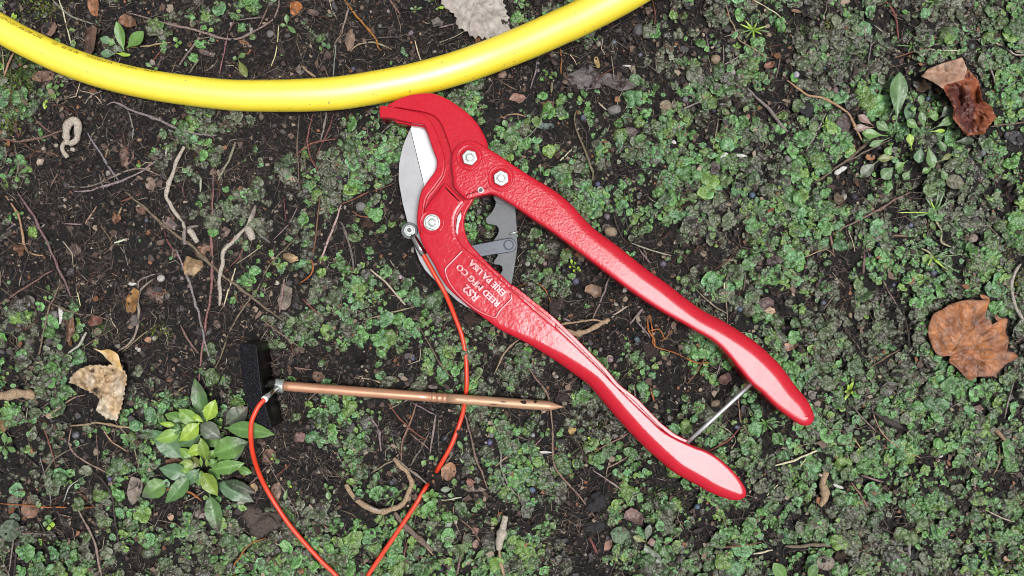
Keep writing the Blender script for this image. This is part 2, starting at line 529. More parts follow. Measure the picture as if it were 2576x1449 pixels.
# ---------------------------------------------------------------- fine plant litter (stuff)
def free(x, y, check):
    if not check: return np.ones(len(x), bool)
    return ~OCC[np.clip(((y + 80) / 2).astype(int), 0, 799), np.clip(((x + 100) / 2).astype(int), 0, 1399)]
def litter(n, m, name='plant_litter', on_plants=False):
    x = RN.uniform(-40, 2620, n * 3); y = RN.uniform(-40, 1490, n * 3)
    g = green_at(x, y)
    keep = free(x, y, on_plants) & (RN.random(n * 3) < (g * .9 if on_plants else .95 - .72 * g) * (.3 + vnoise(x, y, 110, 9)))
    x, y = x[keep][:n], y[keep][:n]; n = len(x)
    L = np.clip(np.exp(RN.normal(2.85, .6, n)), 6, 80); r = RN.uniform(.45, 1.15, n) * (.7 + L / 60)
    a = RN.uniform(0, 2 * math.pi, n); bend = RN.normal(0, .25, n)
    t = np.array([-.5, 0, .5])
    px = x[:, None] + np.cos(a)[:, None] * t * L[:, None] - np.sin(a)[:, None] * (bend * L)[:, None] * (t ** 2 * 4 - .33)
    py = y[:, None] + np.sin(a)[:, None] * t * L[:, None] + np.cos(a)[:, None] * (bend * L)[:, None] * (t ** 2 * 4 - .33)
    up = 6.5 if on_plants else 0
    z = hgt(px, py) + up; z = .5 * z + .5 * z.max(1, keepdims=True) + r[:, None] + RN.uniform(0, 2.5, (n, 3))
    ang = np.array([math.pi / 2, math.pi * 7 / 6, math.pi * 11 / 6])
    nxv, nyv = -np.sin(a), np.cos(a)
    taper = np.array([.6, 1, .5])
    V = np.zeros((n, 3, 3, 3))
    for k in range(3):
        rr = (r[:, None] * taper)
        V[:, :, k, 0] = px + nxv[:, None] * rr * math.cos(ang[k])
        V[:, :, k, 1] = py + nyv[:, None] * rr * math.cos(ang[k])
        V[:, :, k, 2] = z + rr * math.sin(ang[k])
    V = V.reshape(n, 9, 3)
    Wv = Wn(V[..., 0], V[..., 1], 0); Wv[..., 2] = V[..., 2] * S
    f = []
    for i in range(2):
        for k in range(3):
            j = (k + 1) % 3
            f += [(i * 3 + k, i * 3 + j, i * 3 + 3 + j), (i * 3 + k, i * 3 + 3 + j, i * 3 + 3 + k)]
    f = np.array(f)
    T = (f[None] + (np.arange(n) * 9)[:, None, None]).reshape(-1, 3)
    pal = np.array([(.085, .064, .053), (.135, .102, .084), (.045, .036, .032), (.20, .16, .135), (.31, .245, .18), (.17, .065, .04), (.55, .48, .36)])
    c = pal[RN.choice(len(pal), n, p=[.25, .26, .15, .18, .08, .05, .03])] * RN.uniform(.75, 1.25, (n, 1))
    allV, allT, allC = [Wv.reshape(-1, 3)], [T], [np.repeat(c, 9, 0)]
    # flakes: torn leaf bits
    x = RN.uniform(-40, 2620, m * 3); y = RN.uniform(-40, 1490, m * 3)
    g = green_at(x, y)
    keep = free(x, y, on_plants) & (RN.random(m * 3) < (g * .9 if on_plants else .9 - .7 * g) * (.3 + vnoise(x, y, 80, 10)))
    x, y = x[keep][:m], y[keep][:m]; m = len(x)
    s = np.clip(np.exp(RN.normal(1.45, .45, m)), 2, 12)
    k = 7
    th = np.arange(k) / k * 2 * math.pi
    rr = RN.uniform(.5, 1.25, (m, k))
    lx = np.concatenate([np.zeros((m, 1)), rr * np.cos(th)], 1) * RN.uniform(.5, 1, (m, 1)); ly = np.concatenate([np.zeros((m, 1)), rr * np.sin(th)], 1)
    lz = (lx ** 2) * RN.normal(.25, .35, (m, 1)) + RN.normal(0, .08, (m, k + 1))
    V = np.stack([lx, ly, lz], -1) * s[:, None, None]
    V = np.einsum('nij,nkj->nki', rand_rot(m, .45), V)
    base = Wn(x, y, 0); base[:, 2] = (hgt(x, y) + up * 1.1 + 1.5 + s * .25) * S
    V = V * S + base[:, None]
    f = np.array([(0, i + 1, (i + 1) % k + 1) for i in range(k)])
    T = (f[None] + (np.arange(m) * (k + 1))[:, None, None]).reshape(-1, 3) + len(allV[0])
    pal = np.array([(.040, .026, .021), (.085, .052, .040), (.026, .021, .020), (.17, .115, .085), (.24, .105, .05), (.32, .25, .18), (.07, .060, .062)])
    c = pal[RN.choice(len(pal), m, p=[.27, .22, .16, .13, .05, .07, .10])] * RN.uniform(.75, 1.2, (m, 1))
    allV.append(V.reshape(-1, 3)); allT.append(T); allC.append(np.repeat(c, k + 1, 0))
    mk_big(name, np.concatenate(allV), np.concatenate(allT), 'litter', np.concatenate(allC), 'stuff')
litter(24000, 10000)

# ---------------------------------------------------------------- liverwort mat (ground cover, stuff)
def liver_proto(rng, nb=22, rings=(.38, .74, 1.0)):
    th = np.arange(nb) / nb * 2 * math.pi
    k = rng.integers(2, 5); ph = rng.uniform(0, 6.28)
    lob = np.abs(np.cos(k * th / 2 + ph + .5 * np.sin(th + ph))) ** .45
    k2 = rng.integers(7, 11)
    cren = np.abs(np.sin(k2 * th / 2 + ph * 3)) ** .6
    r = (.58 + .42 * lob) * (.90 + .12 * cren)
    r *= 1 + .20 * np.cos(th - ph)
    ell = rng.uniform(.66, 1.0)
    V = [(0, 0, 0.0)]
    edge = [0]
    up = rng.uniform(-.1, .34)
    for q_, t in enumerate(rings):
        for i in range(nb):
            rr = r[i] * t if q_ or len(rings) < 3 else (.5 * .38 + .5 * r[i] * t)
            z = .34 * math.sin(t * 2.4) * (lob[i] - .15) + up * t * t * (.3 + cren[i]) - .34 * max(0, t - .74) / .26 * (1 - up) * .7 - .16 * (1 - lob[i]) * t
            z += .10 * math.sin(k2 * th[i] / 2 + ph) * t * t
            V.append((rr * math.cos(th[i]) * ell, rr * math.sin(th[i]), z))
            edge.append(t)
    F = []
    for i in range(nb):
        j = (i + 1) % nb
        F.append((0, 1 + i, 1 + j))
        for q_ in range(len(rings) - 1):
            a = 1 + q_ * nb; b = a + nb
            F.append((a + i, b + i, b + j)); F.append((a + i, b + j, a + j))
    return np.array(V), np.array(F), np.array(edge)

def liverwort(n):
    rng = np.random.default_rng(3)
    protos = [liver_proto(rng, 13, (.66, 1.0)) for _ in range(12)] + [liver_proto(rng) for _ in range(12)]
    m = n * 5
    x = RN.uniform(-50, 2630, m); y = RN.uniform(-50, 1500, m)
    g = green_at(x, y)
    clump = .55 * vnoise(x, y, 96, 12) + .45 * vnoise(x, y, 32, 13)
    prob = np.clip((g * 1.35 - .30 + (clump - .5) * 2.9), 0, 1) * np.where(g < .05, .12, 1)
    for hx, hy, rad, dep in HOLES:
        prob[np.hypot(x - hx, y - hy) < rad * 2.2] = 0
    prob[OCC[np.clip(((y + 80) / 2).astype(int), 0, 799), np.clip(((x + 100) / 2).astype(int), 0, 1399)]] = 0
    keep = RN.random(m) < prob
    x, y, g = x[keep][:n], y[keep][:n], g[keep][:n]
    n = len(x)
    sz = np.clip(np.exp(RN.normal(1.78, .52, n)), 2.5, 21)
    old = vnoise(x, y, 130, 14) * .6 + vnoise(x, y, 45, 15) * .4 + RN.normal(0, .17, n) + np.where(x < 1150, .03, 0)
    young = np.array([(.095, .230, .052), (.115, .265, .078), (.112, .255, .100), (.145, .250, .052)])
    mid = np.array([(.076, .150, .048), (.090, .140, .046), (.058, .106, .038)])
    aged = np.array([(.078, .100, .050), (.086, .090, .055), (.058, .053, .038), (.120, .135, .082)])
    c = np.where((old < .445)[:, None], young[RN.integers(0, 4, n)], np.where((old < .58)[:, None], mid[RN.integers(0, 3, n)], aged[RN.integers(0, 4, n)]))
    c = c * RN.uniform(.6, 1.3, (n, 1))
    lift = RN.uniform(.3, 5.5, n) * np.where(old > .6, .3, 1) + 1 + sz * .12
    pid = RN.integers(0, 12, n) + np.where(sz > 9.5, 12, 0)
    rot = rand_rot(n, .42)
    base = Wn(x, y, 0); base[:, 2] = (hgt(x, y) + lift) * S
    aV, aT, aC = [], [], []
    off = 0
    for p in range(24):
        sel = np.where(pid == p)[0]
        V, F, E = protos[p]
        q = np.einsum('nij,kj->nki', rot[sel], V) * (sz[sel] * 1.18)[:, None, None] * S + base[sel][:, None]
        cc = c[sel][:, None, :] * (1 + .5 * np.clip(E - .74, 0, 1) / .26 * .8)[None, :, None] * np.array([1.0, 1, 1])
        T = (F[None] + (np.arange(len(sel)) * len(V))[:, None, None]).reshape(-1, 3) + off
        off += len(sel) * len(V)
        aV.append(q.reshape(-1, 3)); aT.append(T); aC.append(cc.reshape(-1, 3))
    mk_big('liverwort_mat', np.concatenate(aV), np.concatenate(aT), 'liverwort', np.concatenate(aC), 'stuff')
    print('liverworts', n)

# ---------------------------------------------------------------- yellow-green moss cushions (stuff)
def moss(spots):
    P, C = [], []
    for x0, y0, sx, sy, n, tone in spots:
        P.append(np.stack([RN.normal(x0, sx, n), RN.normal(y0, sy, n)], 1))
        t = np.array([(.16, .22, .02), (.07, .13, .03), (.26, .30, .06)][tone])
        C.append(t * RN.uniform(.6, 1.3, (n, 1)))
    P = np.concatenate(P); C = np.concatenate(C); n = len(P)
    L = RN.uniform(4, 10, n); a = RN.uniform(0, 6.283, n); el = RN.uniform(.2, 1.2, n)
    d = np.stack([np.cos(a) * np.cos(el), np.sin(a) * np.cos(el), np.sin(el)], 1)
    b = Wn(P[:, 0], P[:, 1], 0); b[:, 2] = hgt(P[:, 0], P[:, 1]) * S
    s = np.stack([-np.sin(a), np.cos(a), np.zeros(n)], 1)
    w = RN.uniform(.9, 1.9, n)
    m = b + d * (L * .5)[:, None] * S
    V = np.stack([b, m + s * w[:, None] * S, m + np.array([0, 0, .8]) * S, m - s * w[:, None] * S, b + d * L[:, None] * S], 1)
    f = np.array([(0, 1, 2), (0, 2, 3), (1, 4, 2), (2, 4, 3)])
    T = (f[None] + (np.arange(n) * 5)[:, None, None]).reshape(-1, 3)
    mk_big('moss_tufts', V.reshape(-1, 3), T, 'moss', np.repeat(C, 5, 0), 'stuff')
moss([(20, 165, 28, 25, 700, 1), (20, 240, 26, 40, 1100, 0), (60, 190, 25, 30, 600, 1), (15, 300, 20, 20, 350, 0), (2090, 78, 16, 12, 160, 2), (2148, 108, 18, 14, 220, 2),
      (2520, 655, 16, 14, 320, 2), (2566, 712, 10, 14, 160, 2), (1500, 1105, 16, 26, 220, 0), (1660, 1265, 34, 26, 500, 1), (258, 822, 12, 10, 120, 1), (408, 832, 14, 10, 120, 0),
      (105, 20, 30, 16, 240, 0), (450, 1000, 12, 10, 120, 1), (1980, 70, 40, 20, 240, 1), (2500, 1430, 50, 14, 260, 0), (1110, 255 * 5, 12, 10, 60, 1), (630, 540, 40, 30, 90, 1)])
# ---------------------------------------------------------------- yellow pipe
pc = [(-420, -190, 40, 36), (-150, -14, 40, 36), (0, 71, 40, 36.5), (62, 105, 40, 36.5), (166, 153, 40, 37), (275, 190, 40, 37), (402, 217.5, 40, 37.2), (564, 238, 40, 38), (667, 241, 40, 39.5),
      (771, 239.5, 41, 40.5), (863, 233, 41, 41), (984, 213, 42, 41), (1072, 194, 44, 41.5), (1164, 167, 50, 41.5), (1242, 139, 60, 42), (1327, 105, 78, 43), (1411, 67.5, 98, 43.5), (1464, 43, 112, 44), (1600, -30, 150, 44.5), (1850, -190, 220, 46), (2100, -400, 290, 47)]
cl = catmull(pc, 9)
PP = Wn(cl[:, 0], cl[:, 1], cl[:, 2])
PR = cl[:, 3] * (H - cl[:, 2]) / H * S
V, F = tube_geo(PP, PR, 48)
pipe = mk('gas_pipe', V, F, 'yellow_plastic')
tag(pipe, 'thick bright yellow plastic pipe curving across the soil above the red shears', 'pipe')
arc = np.concatenate([[0], np.cumsum(np.linalg.norm(np.diff(PP, axis=0), axis=1))])
Tn = np.gradient(PP, axis=0); Tn /= np.linalg.norm(Tn, axis=1)[:, None]
def pipe_point(s, phi, lift):
    i = np.interp(s, arc, np.arange(len(arc)))
    f = lambda A: np.stack([np.interp(i, np.arange(len(A)), A[:, k]) for k in range(3)], -1)
    p, t = f(PP), f(Tn)
    r = np.interp(i, np.arange(len(PR)), PR) + lift
    t /= np.linalg.norm(t, axis=-1, keepdims=True)
    a = np.cross(np.array([0, 0, 1.0]), t); a /= np.linalg.norm(a, axis=-1, keepdims=True)
    b = np.cross(t, a)
    return p + r[:, None] * (np.sin(phi)[:, None] * a + np.cos(phi)[:, None] * b)
def s_at(x):
    return np.interp(x, cl[:, 0], arc)
def phi_at(x):
    return np.interp(x, [0, 250, 700, 1000, 1200, 1450], [.80, .86, 1.10, 1.22, 1.26, 1.20])
def ink(body, x0, x1, hpx=13):
    V, F = text_geo(body, 1.0)
    w = V[:, 0].max() - V[:, 0].min()
    s0, s1 = s_at(x0), s_at(x1)
    sc = (s1 - s0) / w
    s = s0 + (V[:, 0] - V[:, 0].min()) * sc
    x = np.interp(s, arc, cl[:, 0])
    r = np.interp(s, arc, PR)
    phi = phi_at(x) + (V[:, 1] - .35) * hpx * S / r
    P = pipe_point(s, phi, .00012)
    o = mk('printed_text', P, F, 'pipe_ink', pipe, smooth=False)
    o['kind'] = 'stuff'
for b_, a_, e_ in (("ASTM D-2513", 4, 46), ("2406/2708", 50, 84), ("CEE", 88, 110), ("CD", 136, 148), ("05 06 06", 160, 202), ("TITUSVILLE PA", 220, 288),
                   ("01-333-L", 308, 351), ("14.37", 369, 397), ("CHA11C8PC0121290", 638, 738), ("000000710211 F", 974, 1060), ("CTS .099 WALL", 1068, 1153),
                   ("CHARTER PLASTICS INC.", 1160, 1294), ("GAS TUBING", 1306, 1368), ("PE 2406/2708", 1378, 1456)):
    ink(b_, a_, e_)
# barcode printed on the pipe
Vb, Fb = [], []
xb = 765.0
while xb < 940:
    w = R.choice([1.6, 2.4, 3.4])
    s = np.array([s_at(xb), s_at(xb + w)])
    ph = phi_at(xb)
    for (si, dp) in ((s[0], -.13), (s[1], -.13), (s[1], .22), (s[0], .22)):
        Vb.append(pipe_point(np.array([si]), np.array([ph + dp]), .00012)[0])
    n = len(Vb)
    Fb.append((n - 4, n - 3, n - 2, n - 1))
    xb += w + R.choice([2.2, 3.2, 4.4])
o = mk('barcode', np.array(Vb), Fb, 'pipe_ink', pipe, smooth=False)
o['kind'] = 'stuff'

# ---------------------------------------------------------------- red ratchet shears
sh = thing('pipe_shears', 1300, 700, 6, 'red ratcheting pipe shears with grey blade and two long curved handles', 'shears')
BZ, RZ, FZ, LZ = 62, 77, 77, 88
base = [(962, 273), (990, 268), (1009, 259), (1037, 250), (1069, 246), (1090, 245), (1109, 249), (1132, 259), (1155, 274), (1179, 294), (1198, 314), (1212, 335), (1221, 352), (1226, 372),
        (1222, 400), (1214, 430), (1204, 460), (1196, 490), (1189, 507), (1181, 520), (1173, 534), (1168, 553), (1167.8, 569), (1171, 587), (1176, 601), (1183, 614), (1216, 650), (1241.5, 675), (1257, 688), (1290, 719), (1340, 760),
        (1390, 801), (1400, 815), (1385, 850), (1340, 862), (1300, 846), (1260, 829), (1229, 807), (1205, 790), (1181, 772.5), (1165, 758), (1143, 739), (1123, 717), (1107, 693), (1095, 669), (1080, 644), (1069, 625), (1061, 606), (1054, 587),
        (1051, 566), (1052, 545), (1053, 522), (1057, 498), (1063, 477), (1071, 464), (1082, 448), (1094, 434), (1097, 425), (1099, 412), (1098, 401), (1094, 390), (1088, 374), (1080, 351), (1074, 334), (1064, 321), (1036, 316), (1000, 309), (985, 300), (966, 296)]
prism('frame', base, 6, BZ, 'red_paint', sh, 3.5, smooth_step=5)
web = [(972, 271), (976, 264.5), (990, 256), (1009, 246.5), (1037.5, 238), (1069, 234.6), (1088, 235.2), (1109, 241.6), (1132.7, 253), (1156.6, 269), (1180.4, 288), (1199.4, 308.5), (1213.7, 331), (1223, 350), (1228.5, 370), (1226, 392), (1205, 420), (1170, 440),
       (1150, 432), (1139, 405), (1135.9, 388.7), (1131.2, 369.6), (1124.8, 350.6), (1116.9, 328.4), (1109, 310.9), (1097.8, 296.6), (1082, 287), (1060, 281), (1030, 276), (1000, 271)]
wr = [3, 3, 3, 3, 4, 5, 6, 8, 9, 10, 10, 10, 10, 10, 9, 5, 3, 3, 3, 3, 3, 3, 3, 3, 3, 3, 3, 3, 3, 3]
prism('jaw_web', web, 54, 73, 'red_paint', sh, wr, smooth_step=5)
rim = [(954.5, 271), (956, 267.5), (960.5, 266), (990, 270.4), (1021.6, 276.8), (1053, 284), (1069, 290), (1079, 300), (1088, 312.5), (1096, 328), (1104, 350.6), (1112, 371), (1118.5, 392), (1120.8, 411), (1119, 428), (1114, 445), (1109, 452), (1093.5, 474), (1078, 493), (1072, 508), (1068, 530), (1066, 556), (1064, 580), (1060, 592), (1053.5, 586),
       (1049.8, 566), (1049.3, 545.6), (1051.4, 522), (1055.4, 498), (1061.7, 477), (1070, 464.7), (1081, 449), (1092, 434.5), (1096.5, 425), (1099, 412.5), (1098.6, 401), (1094.7, 390), (1088, 374), (1080.4, 350.6), (1074.8, 331.5), (1070, 319), (1064.5, 314), (1040.7, 310.6), (1021.6, 307), (987, 299), (972, 296.5), (957.5, 297), (955.5, 294)]
prism('jaw_rim', rim, 16, RZ, 'red_paint', sh, 4.0, smooth_step=4)

def smooth_r(vals):
    a = np.array(vals, float)
    for _ in range(2):
        a = (np.roll(a, 1) + 2 * a + np.roll(a, -1)) / 4
    return a
hr = [(1120.5, 461.5), (1143, 482), (1167, 506), (1158.5, 520), (1149, 536), (1144.5, 555), (1145, 577), (1149, 595), (1157, 611), (1166.5, 622), (1206.6, 654.6), (1244.7, 689.5), (1289, 731), (1324, 762.5), (1356, 791), (1403, 829), (1450, 872), (1500, 920), (1545, 966), (1590, 1011), (1630, 1049), (1665, 1081), (1700, 1102), (1724, 1113), (1747, 1123), (1774, 1133), (1801, 1148), (1827, 1169), (1851, 1193), (1871, 1221), (1877, 1237)]
hl = [(1874, 1249), (1861, 1257), (1844, 1258), (1817, 1251), (1784, 1238), (1751, 1219), (1717, 1201), (1692, 1186), (1659, 1159), (1622, 1126), (1585, 1089), (1555, 1056), (1529, 1026), (1504, 996), (1477, 966), (1440, 938), (1400, 910), (1375, 893), (1325, 863), (1260, 830.6), (1229, 808.5), (1205, 791), (1181, 773.6), (1165, 759), (1143, 740), (1122.5, 718), (1106.6, 694), (1094, 669), (1079, 644), (1068, 625), (1060, 606), (1056, 590), (1060, 560), (1068, 530), (1077, 514), (1086, 501), (1102, 482)]
rr_ = [3] * len(hr) + [10, 14, 18, 20, 22, 23, 24, 25, 26, 27, 28, 28, 28, 28, 27, 25, 22, 18, 12, 7] + [5] * (len(hl) - 20)
for i in range(len(hr) - 10, len(hr)): rr_[i] = 5
prism('lower_handle', hr + hl, 14, FZ, 'red_paint', sh, smooth_r(rr_), smooth_step=6, seg=6, crown=(7, .55))
st_o = [(1290, 717), (1342, 757), (1392, 797), (1442, 844), (1492, 894), (1525, 928), (1557, 966), (1602, 1002), (1635, 1036), (1665, 1066), (1700, 1093), (1730, 1108)]
st_i = [(x - 7, y + 7) for x, y in st_o][::-1]
prism('channel_wall', st_o + st_i, 14, 66, 'red_paint', sh, 1.5, smooth_step=8)
floor_o = [(1250, 690)] + [(x - 4, y + 4) for x, y in st_o] + [(x - 22, y + 22) for x, y in st_o][::-1]
prism('channel_floor', floor_o, 14, 46, 'red_paint', sh, 1.0)

lv_r = [(1140.7, 453), (1136.7, 422), (1136.7, 398), (1139, 384), (1147, 371), (1160, 360), (1174, 354.6), (1187, 353.8), (1199, 356), (1220, 368.8), (1260, 393.4), (1299, 420.4), (1341, 447), (1379, 469.4), (1413, 493), (1444.5, 522), (1468, 549), (1492, 572.6), (1516, 591.6), (1547.6, 614), (1579, 639), (1627, 677), (1672, 709), (1717, 744), (1767, 779.7), (1817, 806), (1861, 833), (1904, 863), (1944, 899.7), (1971, 929.7), (1997, 966), (2012, 984), (2029, 1005), (2041, 1029), (2047, 1049)]
lv_l = [(2042.5, 1062.7), (2031, 1070), (2014, 1069), (1984, 1049), (1951, 1023), (1917, 989), (1890.7, 966), (1857, 926), (1824, 886), (1791, 856), (1751, 833), (1717, 813), (1659, 780), (1592, 736), (1525, 686), (1459, 636), (1392, 586), (1342, 553), (1295, 520), (1262, 500), (1245, 491), (1234.7, 488.5), (1220.5, 490.5), (1200, 495), (1181, 500), (1174, 501), (1166, 496), (1142.7, 471)]
lr = [3, 3, 3, 3, 3, 4, 4, 4, 5, 6, 7, 8, 10, 13, 16, 19, 21, 22, 22, 22, 23, 24, 25, 26, 27, 28, 28, 28, 28, 28, 27, 26, 24, 21, 17] + [13, 10, 9, 8, 7] + [6] * 17 + [4, 3, 3, 3, 3, 3]
prism('lever_handle', lv_r + lv_l, 26, LZ, 'red_cast', sh, smooth_r(lr), smooth_step=6, seg=6, crown=(8, .7))

# blade: flat grey body and its bright ground bevel
blade = [(1042, 308), (1036, 318.8), (1028, 333), (1020, 350.6), (1013, 369.6), (1008, 390), (1004, 414), (1003, 435), (1003, 454), (1005.4, 470), (1012.5, 509), (1023.6, 553.5), (1038, 606), (1047, 633), (1056, 657), (1070, 680), (1094, 705.4), (1124, 732), (1149.4, 756), (1173, 772), (1190, 778), (1200, 760), (1110, 640), (1090, 560), (1068, 470), (1064.5, 453.6), (1033, 325)]
bl = prism('blade', blade, 30, 39, 'blade_steel', sh, 1.0)
bev = [(1041, 308), (1033, 324.5), (1064.5, 453.6), (1069, 480), (1120, 480), (1120, 400), (1085, 312)]
Vv = []
for z_, (tl, tr_) in ((33, (0, 0)),):
    pass
top = [W(x, y, 39.6 - max(0, ((x - 1033) * .97 - (y - 325) * .24)) * .045) for x, y in bev]
bot = [W(x, y, 31) for x, y in bev]
nb = len(bev)
Fv = [tuple(range(nb - 1, -1, -1)), tuple(range(nb, 2 * nb))[::1]] + [(i, (i + 1) % nb, nb + (i + 1) % nb, nb + i) for i in range(nb)]
mk('blade_bevel', np.array([tuple(p) for p in top + bot]), Fv, 'ground_steel', bl, smooth=False)
sp = [(1149, 548), (1152, 541), (1157, 534), (1160, 530), (1161, 545), (1155, 562), (1153, 580), (1150, 590), (1146, 575)]
prism('pivot_sleeve', sp, 40, 66, 'chrome', sh, 1.5)

# ratchet plate, its pin, the pawl and the stamped letters
plate = [(1246, 496), (1246.6, 512), (1243, 523), (1235, 536), (1223.6, 547), (1221.3, 553), (1223.6, 560), (1228.4, 564), (1239.5, 565.5), (1249, 568), (1253.8, 574), (1254.6, 582), (1250.6, 591.6), (1242, 604), (1236, 622), (1252.6, 642), (1243, 656), (1241.5, 662.5), (1246.3, 665.7), (1255.8, 666), (1263, 671), (1264, 680), (1259, 688), (1250, 696), (1265, 716), (1284, 726), (1287, 715), (1292, 688), (1299.4, 640), (1302, 616.5), (1301, 605), (1300, 569), (1297, 530), (1294, 500)]
rp = prism('ratchet_plate', plate, 30, 42, 'plate_steel', sh, 1.2)
prism('plate_boss', circle(1263, 492, 22), 40, 46, 'plate_steel', rp, 1.5)
V, F = tube_geo([W(1282, 588.6, 44), W(1292, 585.7, 45), W(1302, 582.7, 44)], 2.6 * S, 10)
mk('roll_pin', V, F, 'zinc', rp)
pa = [(1160, 622), (1172.8, 619.4), (1200, 614.2), (1240, 606.4), (1276, 599.4)] + [(1281 + 18 * math.cos(a), 616.8 + 18 * math.sin(a)) for a in np.linspace(-1.5, 1.35, 10)] + [(1240, 640.5), (1203, 647), (1180, 650)]
pw = prism('pawl_link', pa, 44, 55, 'blued_steel', sh, 2.0)
pp_ = prism('pawl_pin', circle(1279.5, 616, 11.2), 50, 57, 'blued_steel', pw, 1.5)
V, F = lathe_geo(1279.5, 616, 55.1, [(13.2, -.4), (13.0, .25), (11.6, .25), (11.4, -.4)], 32)
mk('pin_groove', V, F[:-1], 'engraved', pp_)
def flat_text(name, body, x, y, ang, size, z, material, parent, ext=0., bev=0., center=True, sx=1.0, skew=0.):
    V, F = text_geo(body, 1.0, ext / size if size else 0, bev / size if size else 0, .012 if ext else 0)
    V = V.copy()
    cx_ = (V[:, 0].max() + V[:, 0].min()) / 2 if center else V[:, 0].min()
    V[:, 0] = (V[:, 0] - cx_) * sx
    V[:, 1] -= .35
    px = V[:, 0] * size; py = -V[:, 1] * size
    c, s = math.cos(ang), math.sin(ang)
    P = Wn(x + c * px - s * py, y + s * px + c * py, z + V[:, 2] * size)
    return mk(name, P, F, material, parent, smooth=False)
for b_, x_, y_ in (("MFG", 1186.5, 624.3), ("CO", 1216, 617.6)):
    o = flat_text('stamped_text', b_, x_ + 4, y_ - .5, -.19, 12.0, 55.3, 'engraved', pw)
    o['kind'] = 'stuff'
o = flat_text('stamped_text', "SA 94183", 1224, 632.5, -.19, 11.6, 55.3, 'engraved', pw, sx=1.12); o['kind'] = 'stuff'

# raised border and lettering of the cast panel
bp = catmull([(1164, 630), (1140, 655), (1121, 676), (1122, 690), (1127, 704), (1136, 720), (1150, 737), (1169, 756), (1196, 777), (1222, 791), (1244, 798.5), (1250, 795), (1256, 783), (1272, 766), (1287.5, 749), (1284, 738)], 4)
V, F = tube_geo(Wn(bp[:, 0], bp[:, 1], FZ + 2.0), 3.1 * S, 12)
mk('raised_border', V, F, 'red_letters', sh)
A_ = math.atan2(-.69, -.72)
for b_, x_, y_, sz, sx in (("RS2", 1183, 737, 28, 1.05), ("REED MFG CO", 1201.5, 717.5, 22, 1.02), ("ERIE PA USA", 1224, 698.5, 22, 1.0)):
    o = flat_text('raised_lettering', b_, x_, y_, A_, sz, FZ + 2.6, 'red_letters', sh, ext=2.0, bev=1.5, sx=sx)
    o['kind'] = 'stuff'

# bolts with their cast bosses
def bolt(x, y, z, rhex, rstud, a0, boss=33, flange=0):
    if boss:
        V, F = lathe_geo(x, y, z, [(boss, -.5), (boss - 1.5, 1.6), (boss - 4, 1.8), (boss - 6.5, -.2), (boss - 8, -.2), (boss - 10, 1.8), (0.5, 2.0)])
        mk('bolt_boss', V, F[:-1], 'red_paint', sh)
    if flange:
        prism('washer', circle(x, y, flange, 32), z, z + 4, 'zinc', sh, 2.0)
    b = prism('hex_bolt', [p for k in range(6) for p in ((x + rhex * math.cos(a0 + k * math.pi / 3 - .10), y + rhex * math.sin(a0 + k * math.pi / 3 - .10)), (x + rhex * math.cos(a0 + k * math.pi / 3 + .10), y + rhex * math.sin(a0 + k * math.pi / 3 + .10)))], z + 1, z + 11, 'zinc', sh, 2.2, seg=3)
    V, F = lathe_geo(x, y, z + 11, [(rstud + 2, -.8), (rstud + 1.6, .15), (rstud + .6, .15), (rstud + .2, -1.0)], 28)
    mk('thread_groove', V, F[:-1], 'plate_steel', b)
    prism('stud_end', circle(x, y, rstud, 24), z + 5, z + 13.5, 'zinc', b, 3.0, seg=3)
bolt(1181.5, 396.5, LZ + .6, 19.6, 10, .25)
bolt(1260.5, 448.5, LZ + .6, 19.6, 10, .45)
bolt(1086.5, 559.5, FZ + .5, 18.6, 9, .3, boss=31, flange=21.5)
V, F = lathe_geo(1209, 478, LZ + .75, [(7.5, 0), (7.0, .5), (5, .5), (4.6, 0)], 24)
mk('screw_hole_rim', V, F[:-1], 'zinc', sh)
prism('screw_hole', circle(1209, 478, 4.7, 16), LZ - 4, LZ + .85, 'engraved', sh, .5)
# thin steel rod that ties the two handles together
V, F = tube_geo([W(1893, 962, 66), W(1850, 1002, 64), W(1790, 1057, 62), W(1716, 1125, 60)], 5.0 * S, 14)
mk('handle_rod', V, F, 'rod_steel', sh)

# ---------------------------------------------------------------- orange grounding cable
cab = thing('grounding_cable', 1100, 1000, 0, 'thin orange-red plastic-covered cable looping from the shears blade to the copper rod', 'cable')
pts = [(1063, 636, 50), (1070, 650, 50), (1081, 669, 50), (1097, 697.4, 50), (1114.5, 727.6, 46), (1126, 751, 38), (1138, 780, 26), (1149.5, 810, 18), (1160, 838, 13), (1168, 873, 11), (1173, 915, 9), (1174, 966, 7), (1170.5, 998, 2), (1166, 1030, 9),
       (1155, 1069, 17), (1135.5, 1119, 19), (1115.5, 1156, 16), (1102, 1179, 5), (1095, 1191, -30), (1081, 1211, -32), (1072, 1224, 2), (1056, 1251, 12), (1038.7, 1279, 14), (992, 1349, 14), (955, 1403, 13), (925, 1449, 13), (905, 1485, 13), (886, 1500, 13), (866, 1481, 13),
       (846.7, 1449, 14), (813, 1416, 15), (773, 1373, 16), (733, 1326, 17), (700, 1279, 18), (670, 1229, 26), (650, 1186, 48), (636.7, 1143, 92), (631.5, 1106, 116), (632, 1066, 124), (640, 1042, 124), (651, 1021, 121), (661, 1009.5, 117), (666.5, 1003, 114)]
q = catmull(pts, 5)
V, F = tube_geo(Wn(q[:, 0], q[:, 1], q[:, 2]), 5.6 * S, 14)
mk('cable_sheath', V, F, 'orange_sheath', cab)
ring_o = circle(1030, 580.5, 21, 36)
prism('ring_terminal', ring_o, 41, 48, 'plate_steel', cab, 1.5)
V, F = tube_geo([W(1038, 592, 46), W(1043, 602, 48), W(1055, 622, 50), W(1066.5, 641, 50)], np.array([7, 8.6, 8.6, 8.6]) * S, 16)
mk('crimp_sleeve', V, F, 'chrome', cab)
